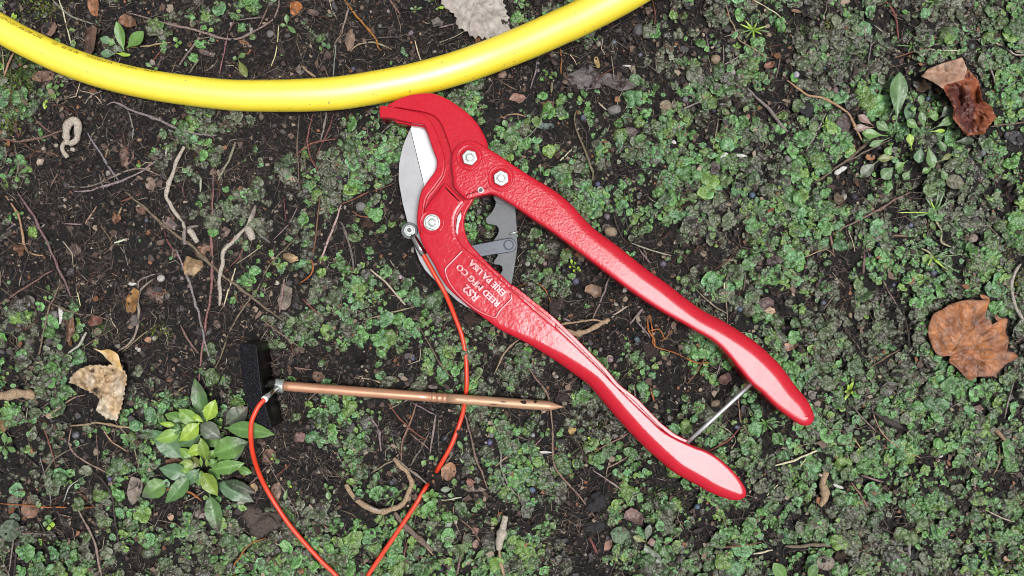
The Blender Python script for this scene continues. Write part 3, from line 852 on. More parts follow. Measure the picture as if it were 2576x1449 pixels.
V, F = tube_geo([W(694, 977.5, 62), W(680, 990, 92), W(668, 1001.5, 112)], 7.6 * S, 16)
mk('crimp_sleeve', V, F, 'chrome', cab)
V, F = tube_geo([W(669, 1000.8, 111), W(664, 1005.5, 117)], 8.2 * S, 16)
mk('white_collar', V, F, 'white_ring', cab)
x_, y_ = 1030.5, 580
prism('terminal_washer', circle(x_, y_, 14.5, 28), 47, 51, 'zinc', cab, 1.5)
tb = prism('terminal_nut', circle(x_, y_, 11.5, 6, .3), 50, 60, 'zinc', cab, 1.5, seg=2)
prism('stud_end', circle(x_ - 1, y_ - 1, 5.2, 16), 55, 66, 'plate_steel', tb, 1.5, seg=2)

# ---------------------------------------------------------------- copper ground rod with a black handle
gp = thing('ground_rod_probe', 1000, 990, 0, 'copper rod with pointed tip and upright black handle bar lying on the soil', 'ground rod')
hb = [(602.5, 868), (606, 864), (641, 864), (646, 868), (649.5, 895), (653.5, 932), (658.5, 976), (664, 1000), (669.5, 1019), (678, 1050), (685, 1075), (680, 1078.5), (654, 1078), (643, 1062), (633, 1040), (624, 1017), (615.5, 992), (611.5, 975), (607, 925), (603.5, 885)]
hbz = 100
kz = (H - 0) / (H - hbz)
V, F = prism_geo(catmull(hb, 6, True)[:, :2], 0, hbz, 3.0, seg=4)
ho = mk('handle', V, F, 'black_plastic', gp, flat_from=len(F) - 2)
ho.data.materials.append(MATS['black_gloss'])
nn = len(F)
for i, p in enumerate(ho.data.polygons):
    if p.normal.z < .97: p.material_index = 1
def axis_tube(name, prof, material, parent, sides=24, flat=False):
    """prof: (t along the rod axis in picture x, radius)"""
    P = [W(x, 971 + (x - 716) * .0751, np.interp(x, [640, 716, 1382, 1420], [44, 40, 21, 18])) for x, r in prof]
    V, F = tube_geo(P, np.array([r for x, r in prof]) * S, sides)
    return mk(name, V, F, material, parent, smooth=not flat)
axis_tube('neck', [(640, 13), (668, 13.5), (680, 15), (690, 16.2), (697, 16)], 'black_gloss', gp)
axis_tube('collar', [(691, 14), (692, 17), (697, 17.6), (704, 16.2), (711, 17.4), (714, 17), (715, 14)], 'zinc', gp)
prof = [(712, 12.2)]
for x in np.arange(730, 1080, 25): prof.append((x, 12.2))
for xg in (1084, 1097, 1112.5):
    prof += [(xg - 1.6, 12.3), (xg - .7, 11.2), (xg + .7, 11.2), (xg + 1.6, 12.3)]
rod = axis_tube('rod', [p for p in prof] + [(1125, 12.2)], 'copper', gp)
rod2 = axis_tube('rod_tip', [(1124, 12.25)] + [(x, 12.3) for x in range(1150, 1370, 25)] + [(1377, 12.4), (1383, 12.0), (1386, 11.2), (1398, 7.0), (1412, 2.6), (1419, .8)], 'worn_copper', gp)
def lump(name, x, y, z, rx, ry, rz, material, color, parent=None, seed=0, rough=.25, sub=3, rot=0.):
    import bmesh
    bm = bmesh.new()
    bmesh.ops.create_icosphere(bm, subdivisions=sub, radius=1)
    V = np.array([v.co[:] for v in bm.verts]); F = [tuple(v.index for v in f.verts) for f in bm.faces]
    bm.free()
    n = vnoise(V[:, 0] * 10 + V[:, 2] * 7 + seed * 31, V[:, 1] * 10 - V[:, 2] * 5, 6, 20) - .5 + .5 * (vnoise(V[:, 0] * 10 - V[:, 2] * 6, V[:, 1] * 10 + V[:, 2] * 8 + seed * 17, 2.5, 21) - .5)
    V = V * (1 + rough * 2 * n)[:, None]
    X = V[:, 0] * rx; Y = V[:, 1] * ry
    c, s = math.cos(rot), math.sin(rot)
    P = Wn(x + c * X - s * Y, y + s * X + c * Y, 0)
    k = (H - z) / H
    P[:, :2] *= k
    P[:, 2] = (z + V[:, 2] * rz) * S
    return mk(name, P, F, material, parent, color=color)
lump('mud_clump', 684, 966, 56, 10, 9, 7, 'clod', (.022, .018, .015), gp, 3, .35)
lump('mud_clump', 1317, 1012.5, 34, 7, 4, 3, 'clod', (.03, .022, .018), gp, 4, .4)
lump('mud_clump', 1347, 1011, 33, 4, 3, 2.4, 'clod', (.03, .022, .018), gp, 5, .4)
# ---------------------------------------------------------------- twigs, stems, straw
TONE = {'g': ((.29, .245, .22), 'grey', 'bark'), 'p': ((.50, .44, .365), 'pale', 'bare_wood'), 'b': ((.215, .158, .126), 'brown', 'bark'), 'r': ((.25, .105, .075), 'reddish', 'bare_wood'),
        't': ((.42, .30, .19), 'tan', 'bare_wood'), 's': ((.72, .62, .44), 'straw-coloured', 'bare_wood'), 'o': ((.42, .165, .05), 'orange-brown', 'bare_wood'), 'd': ((.07, .058, .056), 'dark', 'bark'), 'k': ((.30, .185, .155), 'pinkish', 'bare_wood')}
TW = """
1 g 22 980,100 1080,125 1170,155 1300,190 1450,220 1560,255 1700,295 1820,285 1910,245 2000,190 2060,140 2100,60 2110,-20
1 g 20 390,-10 470,70 540,125 620,155 700,180
1 s 14 445,-10 480,100 510,230 540,345
1 g 22 1520,190 1500,280 1440,370 1350,490
1 k 12 1770,150 1720,260 1690,400 1650,590
1 t 16 985,360 1120,345 1290,320
1 r 12 1220,380 1180,425 1140,470
1 g 12 1525,420 1470,490 1420,560
1 s 10 2105,190 2085,380 2045,500
1 b 14 2030,30 1990,125 1950,215
1 b 14 2310,60 2200,130
1 b 16 630,190 570,285
1 t 22 100,400 60,490 30,590
1 t 14 20,380 30,560
1 g 28 810,790 860,770 940,800 980,830 1150,885 1300,950 1450,1005 1630,1020
1 g 16 970,840 1000,950 1000,1050
1 b 24 0,1050 150,1070 300,1040 480,985
1 r 14 170,1080 250,1130 400,1160 450,1180
1 r 14 120,910 140,1050
1 b 16 270,900 330,960 390,1000
1 g 20 645,980 740,1130 830,1270 900,1370
1 t 14 815,1060 820,1110 790,1190
1 g 26 1780,1070 1730,1200 1640,1360
1 g 20 560,1449 700,1430 900,1370 1050,1300 1220,1190
1 g 16 520,1410 700,1400 900,1310 1050,1270 1130,1290 1250,1350
1 g 14 750,1310 780,1430
1 b 14 460,1200 440,1290 380,1420
1 b 14 110,1080 140,1250 110,1350
1 b 18 1615,1260 1605,1449
1 p 22 1520,1340 1510,1449
1 b 16 2260,870 2240,1100 2250,1250 2260,1449
1 r 16 2360,860 2320,1050 2340,1180 2400,1290
1 g 18 2470,840 2420,1060
1 r 14 2520,860 2470,1000 2380,1190
1 r 16 2540,1050 2390,1070 2280,1130 2220,1190
1 d 10 2190,1010 2090,1120 1990,1140
1 p 10 600,680 700,710 770,780
1 g 12 630,800 690,720 770,690
1 t 26 2280,500 2320,540 2385,585
1 g 14 1800,150 1890,138 1980,130
1 g 12 2540,300 2525,450 2510,600
1 s 8 2550,160 2510,80 2480,-10
1 k 10 740,330 760,300
2 o 20 20,-10 130,140 210,230 265,300 280,360 305,380
2 k 22 360,-10 400,50 440,100
2 s 12 555,305 580,400 600,455
2 g 16 860,180 740,205
2 p 12 1380,100 1355,175
2 g 22 60,60 30,140 0,260
2 t 16 60,390 140,330 260,325 380,375
2 o 16 1650,360 1660,440 1655,560
2 b 9 1560,405 1640,395 1720,410 1800,440
2 s 9 1720,405 1755,445 1775,490
2 g 14 1480,450 1460,560 1425,670
2 d 9 1760,310 1830,370 1860,430 1800,540
2 b 24 1590,615 1585,700
2 g 10 2040,420 2060,600
2 r 14 2345,-10 2370,100 2365,190
2 b 22 1775,830 1760,890 1770,960 1800,1050 1840,1140 1870,1220 1895,1300 1895,1360
2 b 12 1838,1142 1790,1200 1760,1245
2 g 8 1820,830 1870,950 1865,1000
2 d 12 2480,1300 2300,1275 2130,1300 2040,1370 1960,1430
2 p 16 1940,770 2000,830
2 s 14 1740,1130 1650,1210
2 g 10 0,1170 50,1280 50,1380 20,1449
2 r 10 410,1380 230,1445
2 g 12 390,920 300,1005
2 g 12 1540,850 1440,1000 1360,1060
2 t 14 1240,870 1320,860 1390,880
2 g 8 1990,240 2110,170
3 g 32 490,670 560,740 660,830 740,940 800,1000
3 t 26 785,610 850,655 940,715 1070,740 1150,790 1240,855 1290,930 1320,990 1350,1065
3 g 22 1080,855 1000,1020 930,1140
3 r 20 1515,-10 1580,70 1610,150 1630,290
3 b 22 990,1380 1150,1270 1420,1070
3 b 18 1000,1385 1200,1240 1400,1135 1580,1050
3 t 12 318,-10 350,120 390,210 430,300 520,360 650,440
3 s 9 530,-5 690,90 790,180
3 g 14 310,340 300,600
3 g 12 180,270 200,400
3 b 16 740,430 700,600
3 g 12 1360,110 1385,350
3 g 12 1430,290 1400,470
3 r 12 1600,435 1740,390 1820,360
3 s 12 1850,372 2090,385
3 p 10 1450,190 1540,265
3 g 18 2310,450 2360,640
3 g 14 2520,610 2400,690
3 b 18 2590,920 2430,940 2320,955
3 g 12 270,900 230,1120
3 g 22 -10,835 90,780 150,760
3 p 10 470,400 310,490
3 s 8 1070,1040 1055,1130
3 p 16 1610,780 1550,905
3 p 16 2345,315 2380,335 2420,345
3 p 16 2470,375 2510,410 2590,412
3 t 12 1140,880 1120,990
4 b 26 130,0 200,100 280,230 340,350 390,460 440,570 490,670 530,780
4 b 20 460,670 420,770 370,880 340,1000 310,1150 270,1280 190,1449
4 t 22 40,30 110,120 150,200 165,300 180,400 230,460 320,480
4 b 16 -10,850 150,745 300,650 400,590
4 b 18 280,770 450,870 600,920 740,940 850,975
4 b 30 950,0 1060,90 1200,220 1330,320 1450,410 1560,520 1680,630 1830,740 1960,840 2060,920 2130,970
4 k 22 1610,-20 1600,150 1590,300 1600,450 1595,600 1600,680 1580,850 1545,1050 1520,1250 1500,1449
4 g 26 1330,425 1380,560 1440,720 1500,920 1530,1060 1580,1240
4 b 18 2250,330 2150,430 2030,560 1940,730 1850,860 1770,980 1700,1150 1650,1280 1590,1390
4 g 28 1150,665 1070,730 1040,800 1050,900 1040,1000 1010,1090 960,1160 890,1200
4 g 16 1180,620 1060,660 1035,750
4 r 14 1240,290 1270,380 1330,470 1400,570
4 r 16 2425,-10 2400,150 2385,300 2365,490
4 p 20 2576,100 2510,280 2450,430 2415,545
4 o 14 2370,430 2340,480 2360,560 2345,630 2260,690
4 t 18 640,240 730,110
4 s 22 865,385 970,350
4 g 14 470,240 620,240
4 g 16 50,290 115,235
4 t 22 920,110 870,240
4 r 18 910,70 1000,40 1090,0
4 b 12 740,210 800,310 850,390
4 p 30 515,1215 600,1150 650,1060
4 s 10 580,640 580,740 610,860
4 r 14 1130,780 1300,745
4 b 20 1360,1000 1430,1130 1500,1220
4 p 12 830,880 840,960 880,1030
4 d 20 290,880 330,960 380,1050
4 g 20 2150,630 2110,910
4 r 16 2280,800 2360,880 2430,940
4 b 16 1980,960 2130,1080 2300,1190
4 k 12 2180,1320 2350,1340
4 r 12 1840,370 1810,480 1690,610
4 g 16 1930,300 2040,380
4 s 14 1780,560 1740,700 1690,850
4 d 16 1000,1130 980,1280 960,1400
4 t 9 920,1210 1060,1090 1180,1000
4 g 10 2250,110 2170,250 2060,360
4 r 9 2140,40 2160,220
4 g 9 930,400 965,560
4 p 11 200,290 290,275 340,240
5 p 22 220,580 340,690 480,850
5 t 14 170,965 400,905 560,865
5 b 14 600,1035 660,1140 740,1290 840,1410
5 b 26 0,230 40,330 80,470 95,600
5 t 18 1350,1105 1240,1200 1150,1375
5 o 10 1320,715 1450,685 1530,730 1580,830
5 g 22 2020,650 1960,810 1900,950
5 k 20 1400,1310 1500,1449 1550,1520 1580,1640 1590,1780 1595,1940 1620,2090 1740,2230 1840,2350 1920,2460
5 o 14 2330,920 2350,1080 2360,1160 2480,1200 2576,1240
5 o 11 2540,980 2450,1100 2400,1130
5 g 22 1610,915 1730,975
5 p 12 2180,380 2340,440 2490,480
5 g 18 2250,430 2330,540
5 d 18 2130,130 2150,220 2170,300
5 d 18 2050,160 2090,280 2150,390
5 g 18 2225,960 2330,1100
5 p 22 2160,860 2050,930
5 r 14 80,140 140,180 240,190
5 r 16 -10,95 100,50 210,0
5 d 12 410,920 530,1070
5 t 14 100,1400 200,1410 320,1449
5 g 24 2275,880 2180,1000
6 b 26 1720,0 1600,60 1450,150 1300,230 1175,285
6 b 16 975,210 1030,215 1110,150 1220,90
6 k 18 1110,300 1130,400 1135,460
6 t 10 825,520 960,475 1080,435 1150,485
6 s 8 1250,280 1290,400 1300,450
6 k 18 1560,325 1700,330
6 b 28 1370,470 1360,620
6 b 12 700,495 770,570 890,625
6 p 36 2555,540 2500,620 2480,720 2500,840 2550,930 2590,1000
6 d 16 1660,890 1690,1000 1705,1120 1700,1280
6 g 10 1510,660 1560,760 1620,860
6 b 14 1390,1340 1500,1270 1640,1190
6 g 14 100,730 220,850 340,920
6 g 12 350,590 330,700 335,1000
6 o 14 -10,1240 130,1290 300,1280
6 r 16 190,1220 90,1380 30,1449
6 g 14 300,1250 250,1400
6 b 12 480,590 460,750
6 s 18 310,650 320,780
6 g 9 1160,760 1060,890
7 r 14 290,280 350,380 400,550 435,710
7 o 14 -10,900 300,925 560,935 720,930
7 t 22 530,320 720,295 900,320 1020,335
7 t 16 540,330 520,440 540,500 620,570 800,670
7 t 12 870,280 950,380 1010,480 1040,600 1070,690
7 b 14 300,730 400,580 520,500 690,440
7 d 18 700,660 800,760 850,880 880,1100 910,1260
7 g 22 580,930 660,1080 720,1220 770,1460
7 b 16 230,235 370,140
7 t 14 310,250 450,180 550,110 640,80
7 g 12 300,550 370,800 380,920
7 p 10 650,690 530,770 480,890
7 d 18 180,1100 130,1230 100,1460
7 g 14 115,1050 90,1250 60,1460
7 o 16 2010,1165 1880,1210 1810,1310 1770,1360 1765,1460
7 k 9 1310,70 1300,250 1290,580
7 k 12 2095,100 2120,290
7 k 12 2140,370 2155,480
7 g 10 2040,630 2140,800 2250,990 2210,1060
7 g 14 1380,900 1540,810
7 d 12 1170,790 1160,1040
7 o 18 1230,785 1430,820 1520,880
7 t 12 1190,130 1330,60 1420,10
7 s 12 2120,1110 2080,1200 2125,1222
7 t 12 780,340 840,430 950,505
7 b 12 730,380 740,590
7 r 8 570,790 700,915
7 r 10 2190,605 2080,700
7 g 12 2020,620 1870,770
8 k 18 570,140 520,290 460,430 455,580
8 r 16 350,140 450,270 560,370 660,430
8 k 14 520,370 590,430 660,490
8 b 18 660,370 600,490 520,620
8 g 20 715,230 690,380 670,520
8 b 20 920,180 970,370 1010,540 1080,720 1100,790
8 g 22 220,240 280,350 300,510
8 g 20 1170,390 1200,520 1210,640 1260,760 1330,850
8 t 16 1350,450 1260,540 1160,620
8 b 14 1280,375 1400,420
8 k 16 2190,360 2060,430 1935,495
8 b 8 1830,440 1820,600 1850,690
8 s 10 690,855 770,875 910,855
8 g 17 170,710 290,630 390,580
8 g 24 400,560 530,660 650,750
8 b 24 930,1120 900,1300 870,1449
8 r 14 510,1150 480,1260 480,1360
8 b 16 890,1010 980,1090 1050,1190
8 p 9 1900,650 2050,750 2140,820
8 t 14 2170,545 2000,640
8 t 22 1330,800 1360,900 1410,1000
8 b 16 2576,1100 2410,1245
8 r 26 1870,1160 1935,1280
8 g 12 1520,400 1410,520
8 g 16 2210,0 2215,110
8 o 18 2330,20 2360,130
8 b 10 730,250 735,530
8 g 16 540,140 720,240
8 k 18 850,510 760,640
8 d 12 1560,1280 1620,1320 1810,1300
9 t 12 1430,180 1460,280 1530,400 1700,515 1800,555
9 s 20 700,615 850,570 1010,500
9 s 12 885,620 935,560
9 k 18 1270,740 1350,850 1400,950
9 k 20 1345,685 1510,740
9 b 36 770,1220 900,1225 1000,1210 1160,1225
9 r 16 600,1195 390,1225 240,1230
9 s 18 680,1255 530,1280
9 g 28 1720,1140 1700,1350
9 s 14 720,760 635,840
9 d 12 850,770 770,900 680,1000
9 g 16 2500,-10 2450,150 2430,260
9 k 46 2350,340 2440,430
9 d 12 2440,800 2270,890 2190,950
9 t 10 2390,460 2390,590 2340,690
9 d 50 1420,205 1550,280 1660,330
9 g 14 1280,160 1370,270 1460,360
9 t 14 420,100 435,290
9 r 14 440,320 340,430 190,510
9 p 14 2280,950 2480,1040
9 t 12 1290,400 1350,495
9 d 14 1230,0 1240,270
9 b 18 1530,0 1610,80
9 p 7 220,295 330,340 400,420 360,500
9 p 10 2200,720 2215,820
"""
def twig_mesh(P2, rad, lift, sides, taper=.55, knots=True, flat=.85):
    """tube along picture-plane points lying on the soil"""
    n = len(P2)
    h = hgt(P2[:, 0], P2[:, 1])
    k = min(9, n)
    pad = np.pad(h, (k, k), 'edge')
    hs = np.array([.5 * pad[i:i + 2 * k + 1].max() + .5 * pad[i:i + 2 * k + 1].mean() for i in range(n)])
    hs = np.convolve(np.pad(hs, (3, 3), 'edge'), np.ones(7) / 7, 'valid')
    u = np.linspace(0, 1, n)
    r = rad * (1 - (1 - taper) * np.abs(2 * u - 1) ** 3) * (.74 + .5 * vnoise(u * n, u * 0 + rad * 13 + lift, 3.2, 30))
    if knots and n > 14:
        for _ in range(max(1, n // 22)):
            c = R.uniform(.1, .9)
            r *= 1 + .45 * np.exp(-((u - c) * n / 1.1) ** 2)
    z = hs + r * .55 + lift + 5 * green_at(P2[:, 0], P2[:, 1])
    occupy(P2[:, 0], P2[:, 1], rad + 4)
    base = Wn(P2[:, 0], P2[:, 1], z)
    jit = (np.stack([vnoise(u * n, u * 0 + lift * 7, 3.6, 31), vnoise(u * n, u * 0 + lift * 5, 3.6, 32)], -1) - .5) * (rad * .9 + .8) * S
    base[:, :2] += jit
    return tube_geo(base, r * S, sides, True, flat)
NOUN = {'s': 'straw', 'r': 'dead stem', 'k': 'dead stem', 'o': 'dead stem'}
for li, line in enumerate(TW.strip().splitlines()):
    c, code, w, rest = line.split(' ', 3)
    pts = [D(int(c), *map(float, p.split(','))) for p in rest.split()]
    w = float(w)
    q = catmull([(x, y, 0) for x, y in pts], 5.5)[:, :2]
    tone, word, m = TONE[code]
    rad = max(.85, w / 6.0 * .76)
    L = np.sum(np.linalg.norm(np.diff(q, axis=0), axis=1))
    V, F = twig_mesh(q, rad, R.uniform(0, 3.0) + (2 if rad > 3 else 0), 6 if rad < 2.5 else 9, .5 if code != 's' else .75)
    noun = NOUN.get(code, 'twig')
    if w >= 30 and noun == 'twig': noun = 'stick'
    col = tuple(t * R.uniform(.85, 1.15) for t in tone)
    o = mk(noun.replace(' ', '_'), V, F, m, None, color=col)
    chord = np.linalg.norm(q[-1] - q[0])
    shape = ('long ' if L > 170 else 'short ' if L < 60 else '') + ('thick ' if w >= 22 else 'thin ' if w <= 10 else '') + ('curved ' if chord < .94 * L else '') + word
    item(o, noun, shape, {'straw': 'straw', 'dead stem': 'stem', 'twig': 'twig', 'stick': 'stick'}[noun],
         {'straw': 'pale straws strewn over the ground', 'dead stem': 'dead reddish stems strewn over the ground', 'twig': 'twigs strewn over the ground', 'stick': 'thicker sticks on the ground'}[noun], q[::3])

def stick(name, label, cat, parts):
    """a stick with branches or stubs: parts = (name, crop, code, width, points, end-colour)"""
    t = None
    for nm, c, code, w, pts, lift in parts:
        P2 = catmull([(*D(c, *p), 0) for p in pts], 5)[:, :2]
        V, F = twig_mesh(P2, w / 6 * .86, lift, 12, .7)
        if t is None:
            p0 = P2[len(P2) // 2]
            t = thing(name, p0[0], p0[1], 0, label, cat)
        mk(nm, V, F, TONE[code][2], t, color=TONE[code][0])
stick('forked_stick', 'pale crooked stick ending in a cut whitish stub, left of the shears', 'stick',
      [('stem', 4, 'p', 34, [(1390, -345), (1320, -200), (1260, 0), (1280, 90), (1335, 170), (1385, 240), (1405, 280)], 3), ('cut_stub', 4, 'p', 58, [(1425, 290), (1455, 325), (1490, 385)], 5),
       ('branch', 4, 'g', 32, [(1395, 270), (1390, 330), (1398, 400)], 3), ('spur', 4, 'g', 20, [(1410, 268), (1500, 252)], 3)])
stick('forked_stick', 'pale grey bent stick with a knobbly cut end, between the blade and the forked sticks', 'stick',
      [('stem', 4, 'p', 32, [(1930, 105), (1895, 200), (1860, 270), (1770, 360), (1690, 450), (1680, 540), (1658, 660), (1665, 780), (1655, 860)], 4), ('cut_stub', 4, 'p', 60, [(1862, 270), (1885, 310), (1900, 365)], 6),
       ('bark_patch', 4, 'g', 30, [(1928, 108), (1900, 190), (1880, 240)], 6)])
stick('broken_branch', 'thick weathered brown branch end poking in at the left edge', 'branch', [('wood', 7, 't', 88, [(-120, 100), (0, 92), (140, 85), (272, 82)], 6), ('knot', 7, 'b', 40, [(90, 95), (110, 92)], 14)])
stick('bark_strip', 'rough brown root piece curving like a hook around small liverworts', 'bark', [('bark', 8, 't', 46, [(395, 565), (440, 620), (500, 680), (530, 760), (500, 850), (440, 920), (320, 960), (200, 930), (110, 870), (30, 750)], 6),
       ('pale_flake', 8, 'p', 20, [(330, 962), (250, 948), (180, 922)], 12)])
stick('rotten_wood', 'rotten dark brown wood strip under the orange cable near the bottom', 'wood', [('wood', 8, 'b', 46, [(400, 965), (500, 1090), (600, 1180), (690, 1265)], 3), ('splinter', 8, 't', 16, [(560, 1140), (640, 1230), (690, 1290)], 8)])
stick('bark_strip', 'pale flaky bark twig standing out at the bottom centre', 'bark', [('bark', 8, 'p', 62, [(1240, 1000), (1215, 1110), (1195, 1180), (1190, 1250)], 5), ('stem', 8, 't', 26, [(1190, 1230), (1200, 1330), (1225, 1460)], 3)])
stick('bark_strip', 'knotty tan bark piece among liverworts below the lower handle tip', 'bark', [('bark', 9, 't', 66, [(1085, 670), (1045, 760), (1075, 840), (1045, 930)], 6), ('flake', 9, 'p', 26, [(1060, 690), (1030, 680)], 12)])
stick('dry_pod', 'curled tan dry pod between the two red handles', 'seed pod', [('husk', 5, 't', 46, [(1690, 1050), (1780, 1066), (1880, 1040), (1990, 985), (2025, 960)], 6), ('stalk', 5, 't', 18, [(1625, 1005), (1760, 985), (1900, 965), (2010, 990)], 8)])
stick('bark_curl', 'pale grey crusty looped curl below the pipe at the left', 'bark curl', [('loop', 1, 'p', 62, [(500, 1090), (505, 1010), (520, 940), (550, 910), (590, 935), (592, 1000), (570, 1060), (530, 1090)], 7), ('tail', 1, 'p', 44, [(500, 1070), (470, 1110), (480, 1150), (510, 1190)], 5),
       ('crumb', 1, 'p', 44, [(535, 1130), (570, 1145)], 4), ('crumb', 1, 'p', 36, [(415, 1100), (440, 1110)], 4)])
stick('dead_stem', 'branching orange-brown tendril beside the lower edge of the upper red handle', 'stem', [('stem', 5, 'o', 14, [(2310, 960), (2320, 1050), (2360, 1110), (2365, 1170)], 5), ('branch', 5, 'o', 12, [(2325, 1050), (2400, 1040), (2440, 1110)], 5)])

# ---------------------------------------------------------------- berries, stones, clods, white chips
BER = """
2 v 2055,320,25 g 2255,415,22 k 1940,330,28 v 1825,890,28 g 1925,910,20 v 1935,1390,26 k 360,1295,20 v 90,520,25 g 290,195,22 g 525,250,25
3 v 1008,945,26 d 560,1125,24 g 1150,680,30 k 1105,670,22 p 375,550,32 p 855,565,34 g 790,1200,34 d 235,835,25 v 1850,745,22 v 1070,515,14 g 2260,1155,34 v 1685,365,24 g 20,750,28 g 2180,350,26
5 g 2005,185,30 p 1405,540,26 k 1535,540,24 d 1680,590,20 v 1770,675,32 g 1800,785,20 v 2425,540,30 g 1955,1190,22 k 2030,1265,30 v 2230,1110,28 v 540,1255,25 p 445,640,22 d 295,30,18 g 2445,25,18
6 v 525,25,28 d 1290,35,36 v 1490,395,28 v 1720,250,24 d 890,355,24 v 1410,485,20 v 1890,610,30 v 1590,700,20 v 430,885,28 v 1060,835,26
7 v 575,385,32 v 830,715,22
8 k 100,175,22 d 785,405,36 v 1120,440,28 p 1445,385,22 g 1510,290,28 v 1440,800,30 v 380,745,22 d 750,1395,34 d 915,740,20
9 v 110,925,26 v 410,325,22 g 2020,150,20 g 735,870,18
4 g 1375,650,22 v 1105,215,18
"""
BT = {'v': ((.115, .125, .185), 'blue-grey'), 'g': ((.16, .15, .155), 'grey'), 'k': ((.27, .21, .20), 'pinkish'), 'd': ((.035, .033, .045), 'dark'), 'p': ((.40, .37, .36), 'pale')}
for line in BER.strip().splitlines():
    tk = line.split()
    c = int(tk[0])
    for a, b in zip(tk[1::2], tk[2::2]):
        x, y, r = map(float, b.split(','))
        x, y = D(c, x, y); r = r / 3 * .84
        col, word = BT[a]
        o = lump('berry', x, y, float(hgt(x, y)) + r * .55, r * R.uniform(.9, 1.05), r * R.uniform(.85, 1.0), r * .85, 'berry_skin', tuple(t * R.uniform(.8, 1.2) for t in col), None, R.random() * 20, .12, 3, R.uniform(0, 3))
        occupy(x, y, r + 6)
        item(o, 'berry', 'dried ' + word, 'berry', 'dried berries lying on the ground', [(x, y)])
STONE = """
2 k 1215,565,42,30 r 1290,580,15,14 s 2240,230,50,58 g 2060,830,62,44
3 t 250,448,40,44 t 1280,1110,26,30
9 t 245,145,46,30 t 262,928,22,26 g 980,85,30,26
6 t 1265,930,17,28 t 595,50,20,16 t 1430,130,18,17 t 490,200,22,18
8 g 1130,385,27,28 g 2065,395,30,22
4 g 405,925,42,40 p 1215,650,32,34 t 2520,1025,20,24 p 1050,1190,20,20 p 165,590,26,20
1 t 1048,1055,18,17 g 2040,255,34,30 p 2045,1195,18,16 p 1605,505,14,17
5 g 145,110,50,44 t 2030,300,60,42 g 460,190,22,24
"""
STN = {'s': ((.085, .08, .085), 'flat slate-grey'), 'k': ((.30, .19, .15), 'pinkish-brown'), 'r': ((.16, .05, .025), 'shiny red-brown'), 'g': ((.17, .16, .15), 'grey'), 't': ((.27, .20, .13), 'tan'), 'p': ((.46, .43, .39), 'pale')}
for line in STONE.strip().splitlines():
    tk = line.split()
    c = int(tk[0])
    for a, b in zip(tk[1::2], tk[2::2]):
        x, y, rx, ry = map(float, b.split(','))
        x, y = D(c, x, y); rx *= .28; ry *= .28
        col, word = STN[a]
        o = lump('pebble', x, y, float(hgt(x, y)) + min(rx, ry) * .35, rx, ry, min(rx, ry) * .6, 'stone', col, None, R.random() * 20, .16, 3, R.uniform(-.3, .3))
        occupy(x, y, max(rx, ry) + 5)
        item(o, 'pebble', ('big ' if rx > 14 else 'small ' if rx < 8 else '') + word, 'pebble', 'pebbles lying on the ground', [(x, y)])
for c, x, y, rx, ry, col in ((7, 1960, 1040, 118, 100, (.095, .072, .062)), (8, 1930, 885, 80, 66, (.034, .032, .034)), (8, 1915, 1080, 62, 48, (.036, .034, .036)), (3, 930, 830, 52, 48, (.034, .032, .036)),
                            (5, 1640, 860, 60, 66, (.05, .036, .032)), (5, 985, 960, 66, 44, (.05, .032, .026)), (5, 200, 245, 42, 28, (.06, .035, .026)), (8, 1660, 100, 50, 40, (.05, .036, .034)), (9, 1190, 1290, 44, 40, (.06, .036, .026)), (9, 1745, 1290, 34, 36, (.034, .032, .034)), (5, 2330, 1180, 60, 64, (.04, .028, .026))):
    x, y = D(c, x, y)
    o = lump('soil_clod', x, y, float(hgt(x, y)) + 3, rx / 3, ry / 3, min(rx, ry) / 3 * .42, 'clod', col, None, R.random() * 30, .45, 4)
    occupy(x, y, max(rx, ry) / 3 + 5)
    item(o, 'clod', ('large ' if rx > 100 else 'small ' if rx < 50 else '') + ('crumbly brown' if col[0] > .045 else 'blackish'), 'clod', 'lumps of soil', [(x, y)])
for c, pts, w in ((3, [(285, 1200), (315, 1165), (345, 1160)], 30), (3, [(375, 1165), (485, 1178)], 24), (3, [(1140, 1310), (1190, 1285), (1235, 1262)], 40), (9, [(1132, 752), (1175, 772), (1215, 788)], 26), (9, [(1925, 548), (1968, 540)], 18), (2, [(2490, 1060), (2530, 1080)], 26),
                  (2, [(2120, 492), (2192, 498)], 15), (5, [(2125, 755), (2150, 730), (2172, 745)], 34), (4, [(960, 690), (1035, 695)], 26), (5, [(245, 80), (265, 88)], 26), (4, [(445, 850), (460, 920), (440, 1000)], 34), (1, [(1255, 1110), (1252, 1185)], 10), (1, [(1400, 365), (1415, 385)], 22), (8, [(1490, 510), (1590, 518)], 20)):
    q = catmull([(*D(c, *p), 0) for p in pts], 3)[:, :2]
    V, F = twig_mesh(q, w / 6, 3, 8, .12, False, .3)
    o = mk('white_chip', V, F, 'bare_wood', None, color=(.66, .64, .60))
    item(o, 'chip', 'white splintered', 'chip', 'white chips on the ground', q)

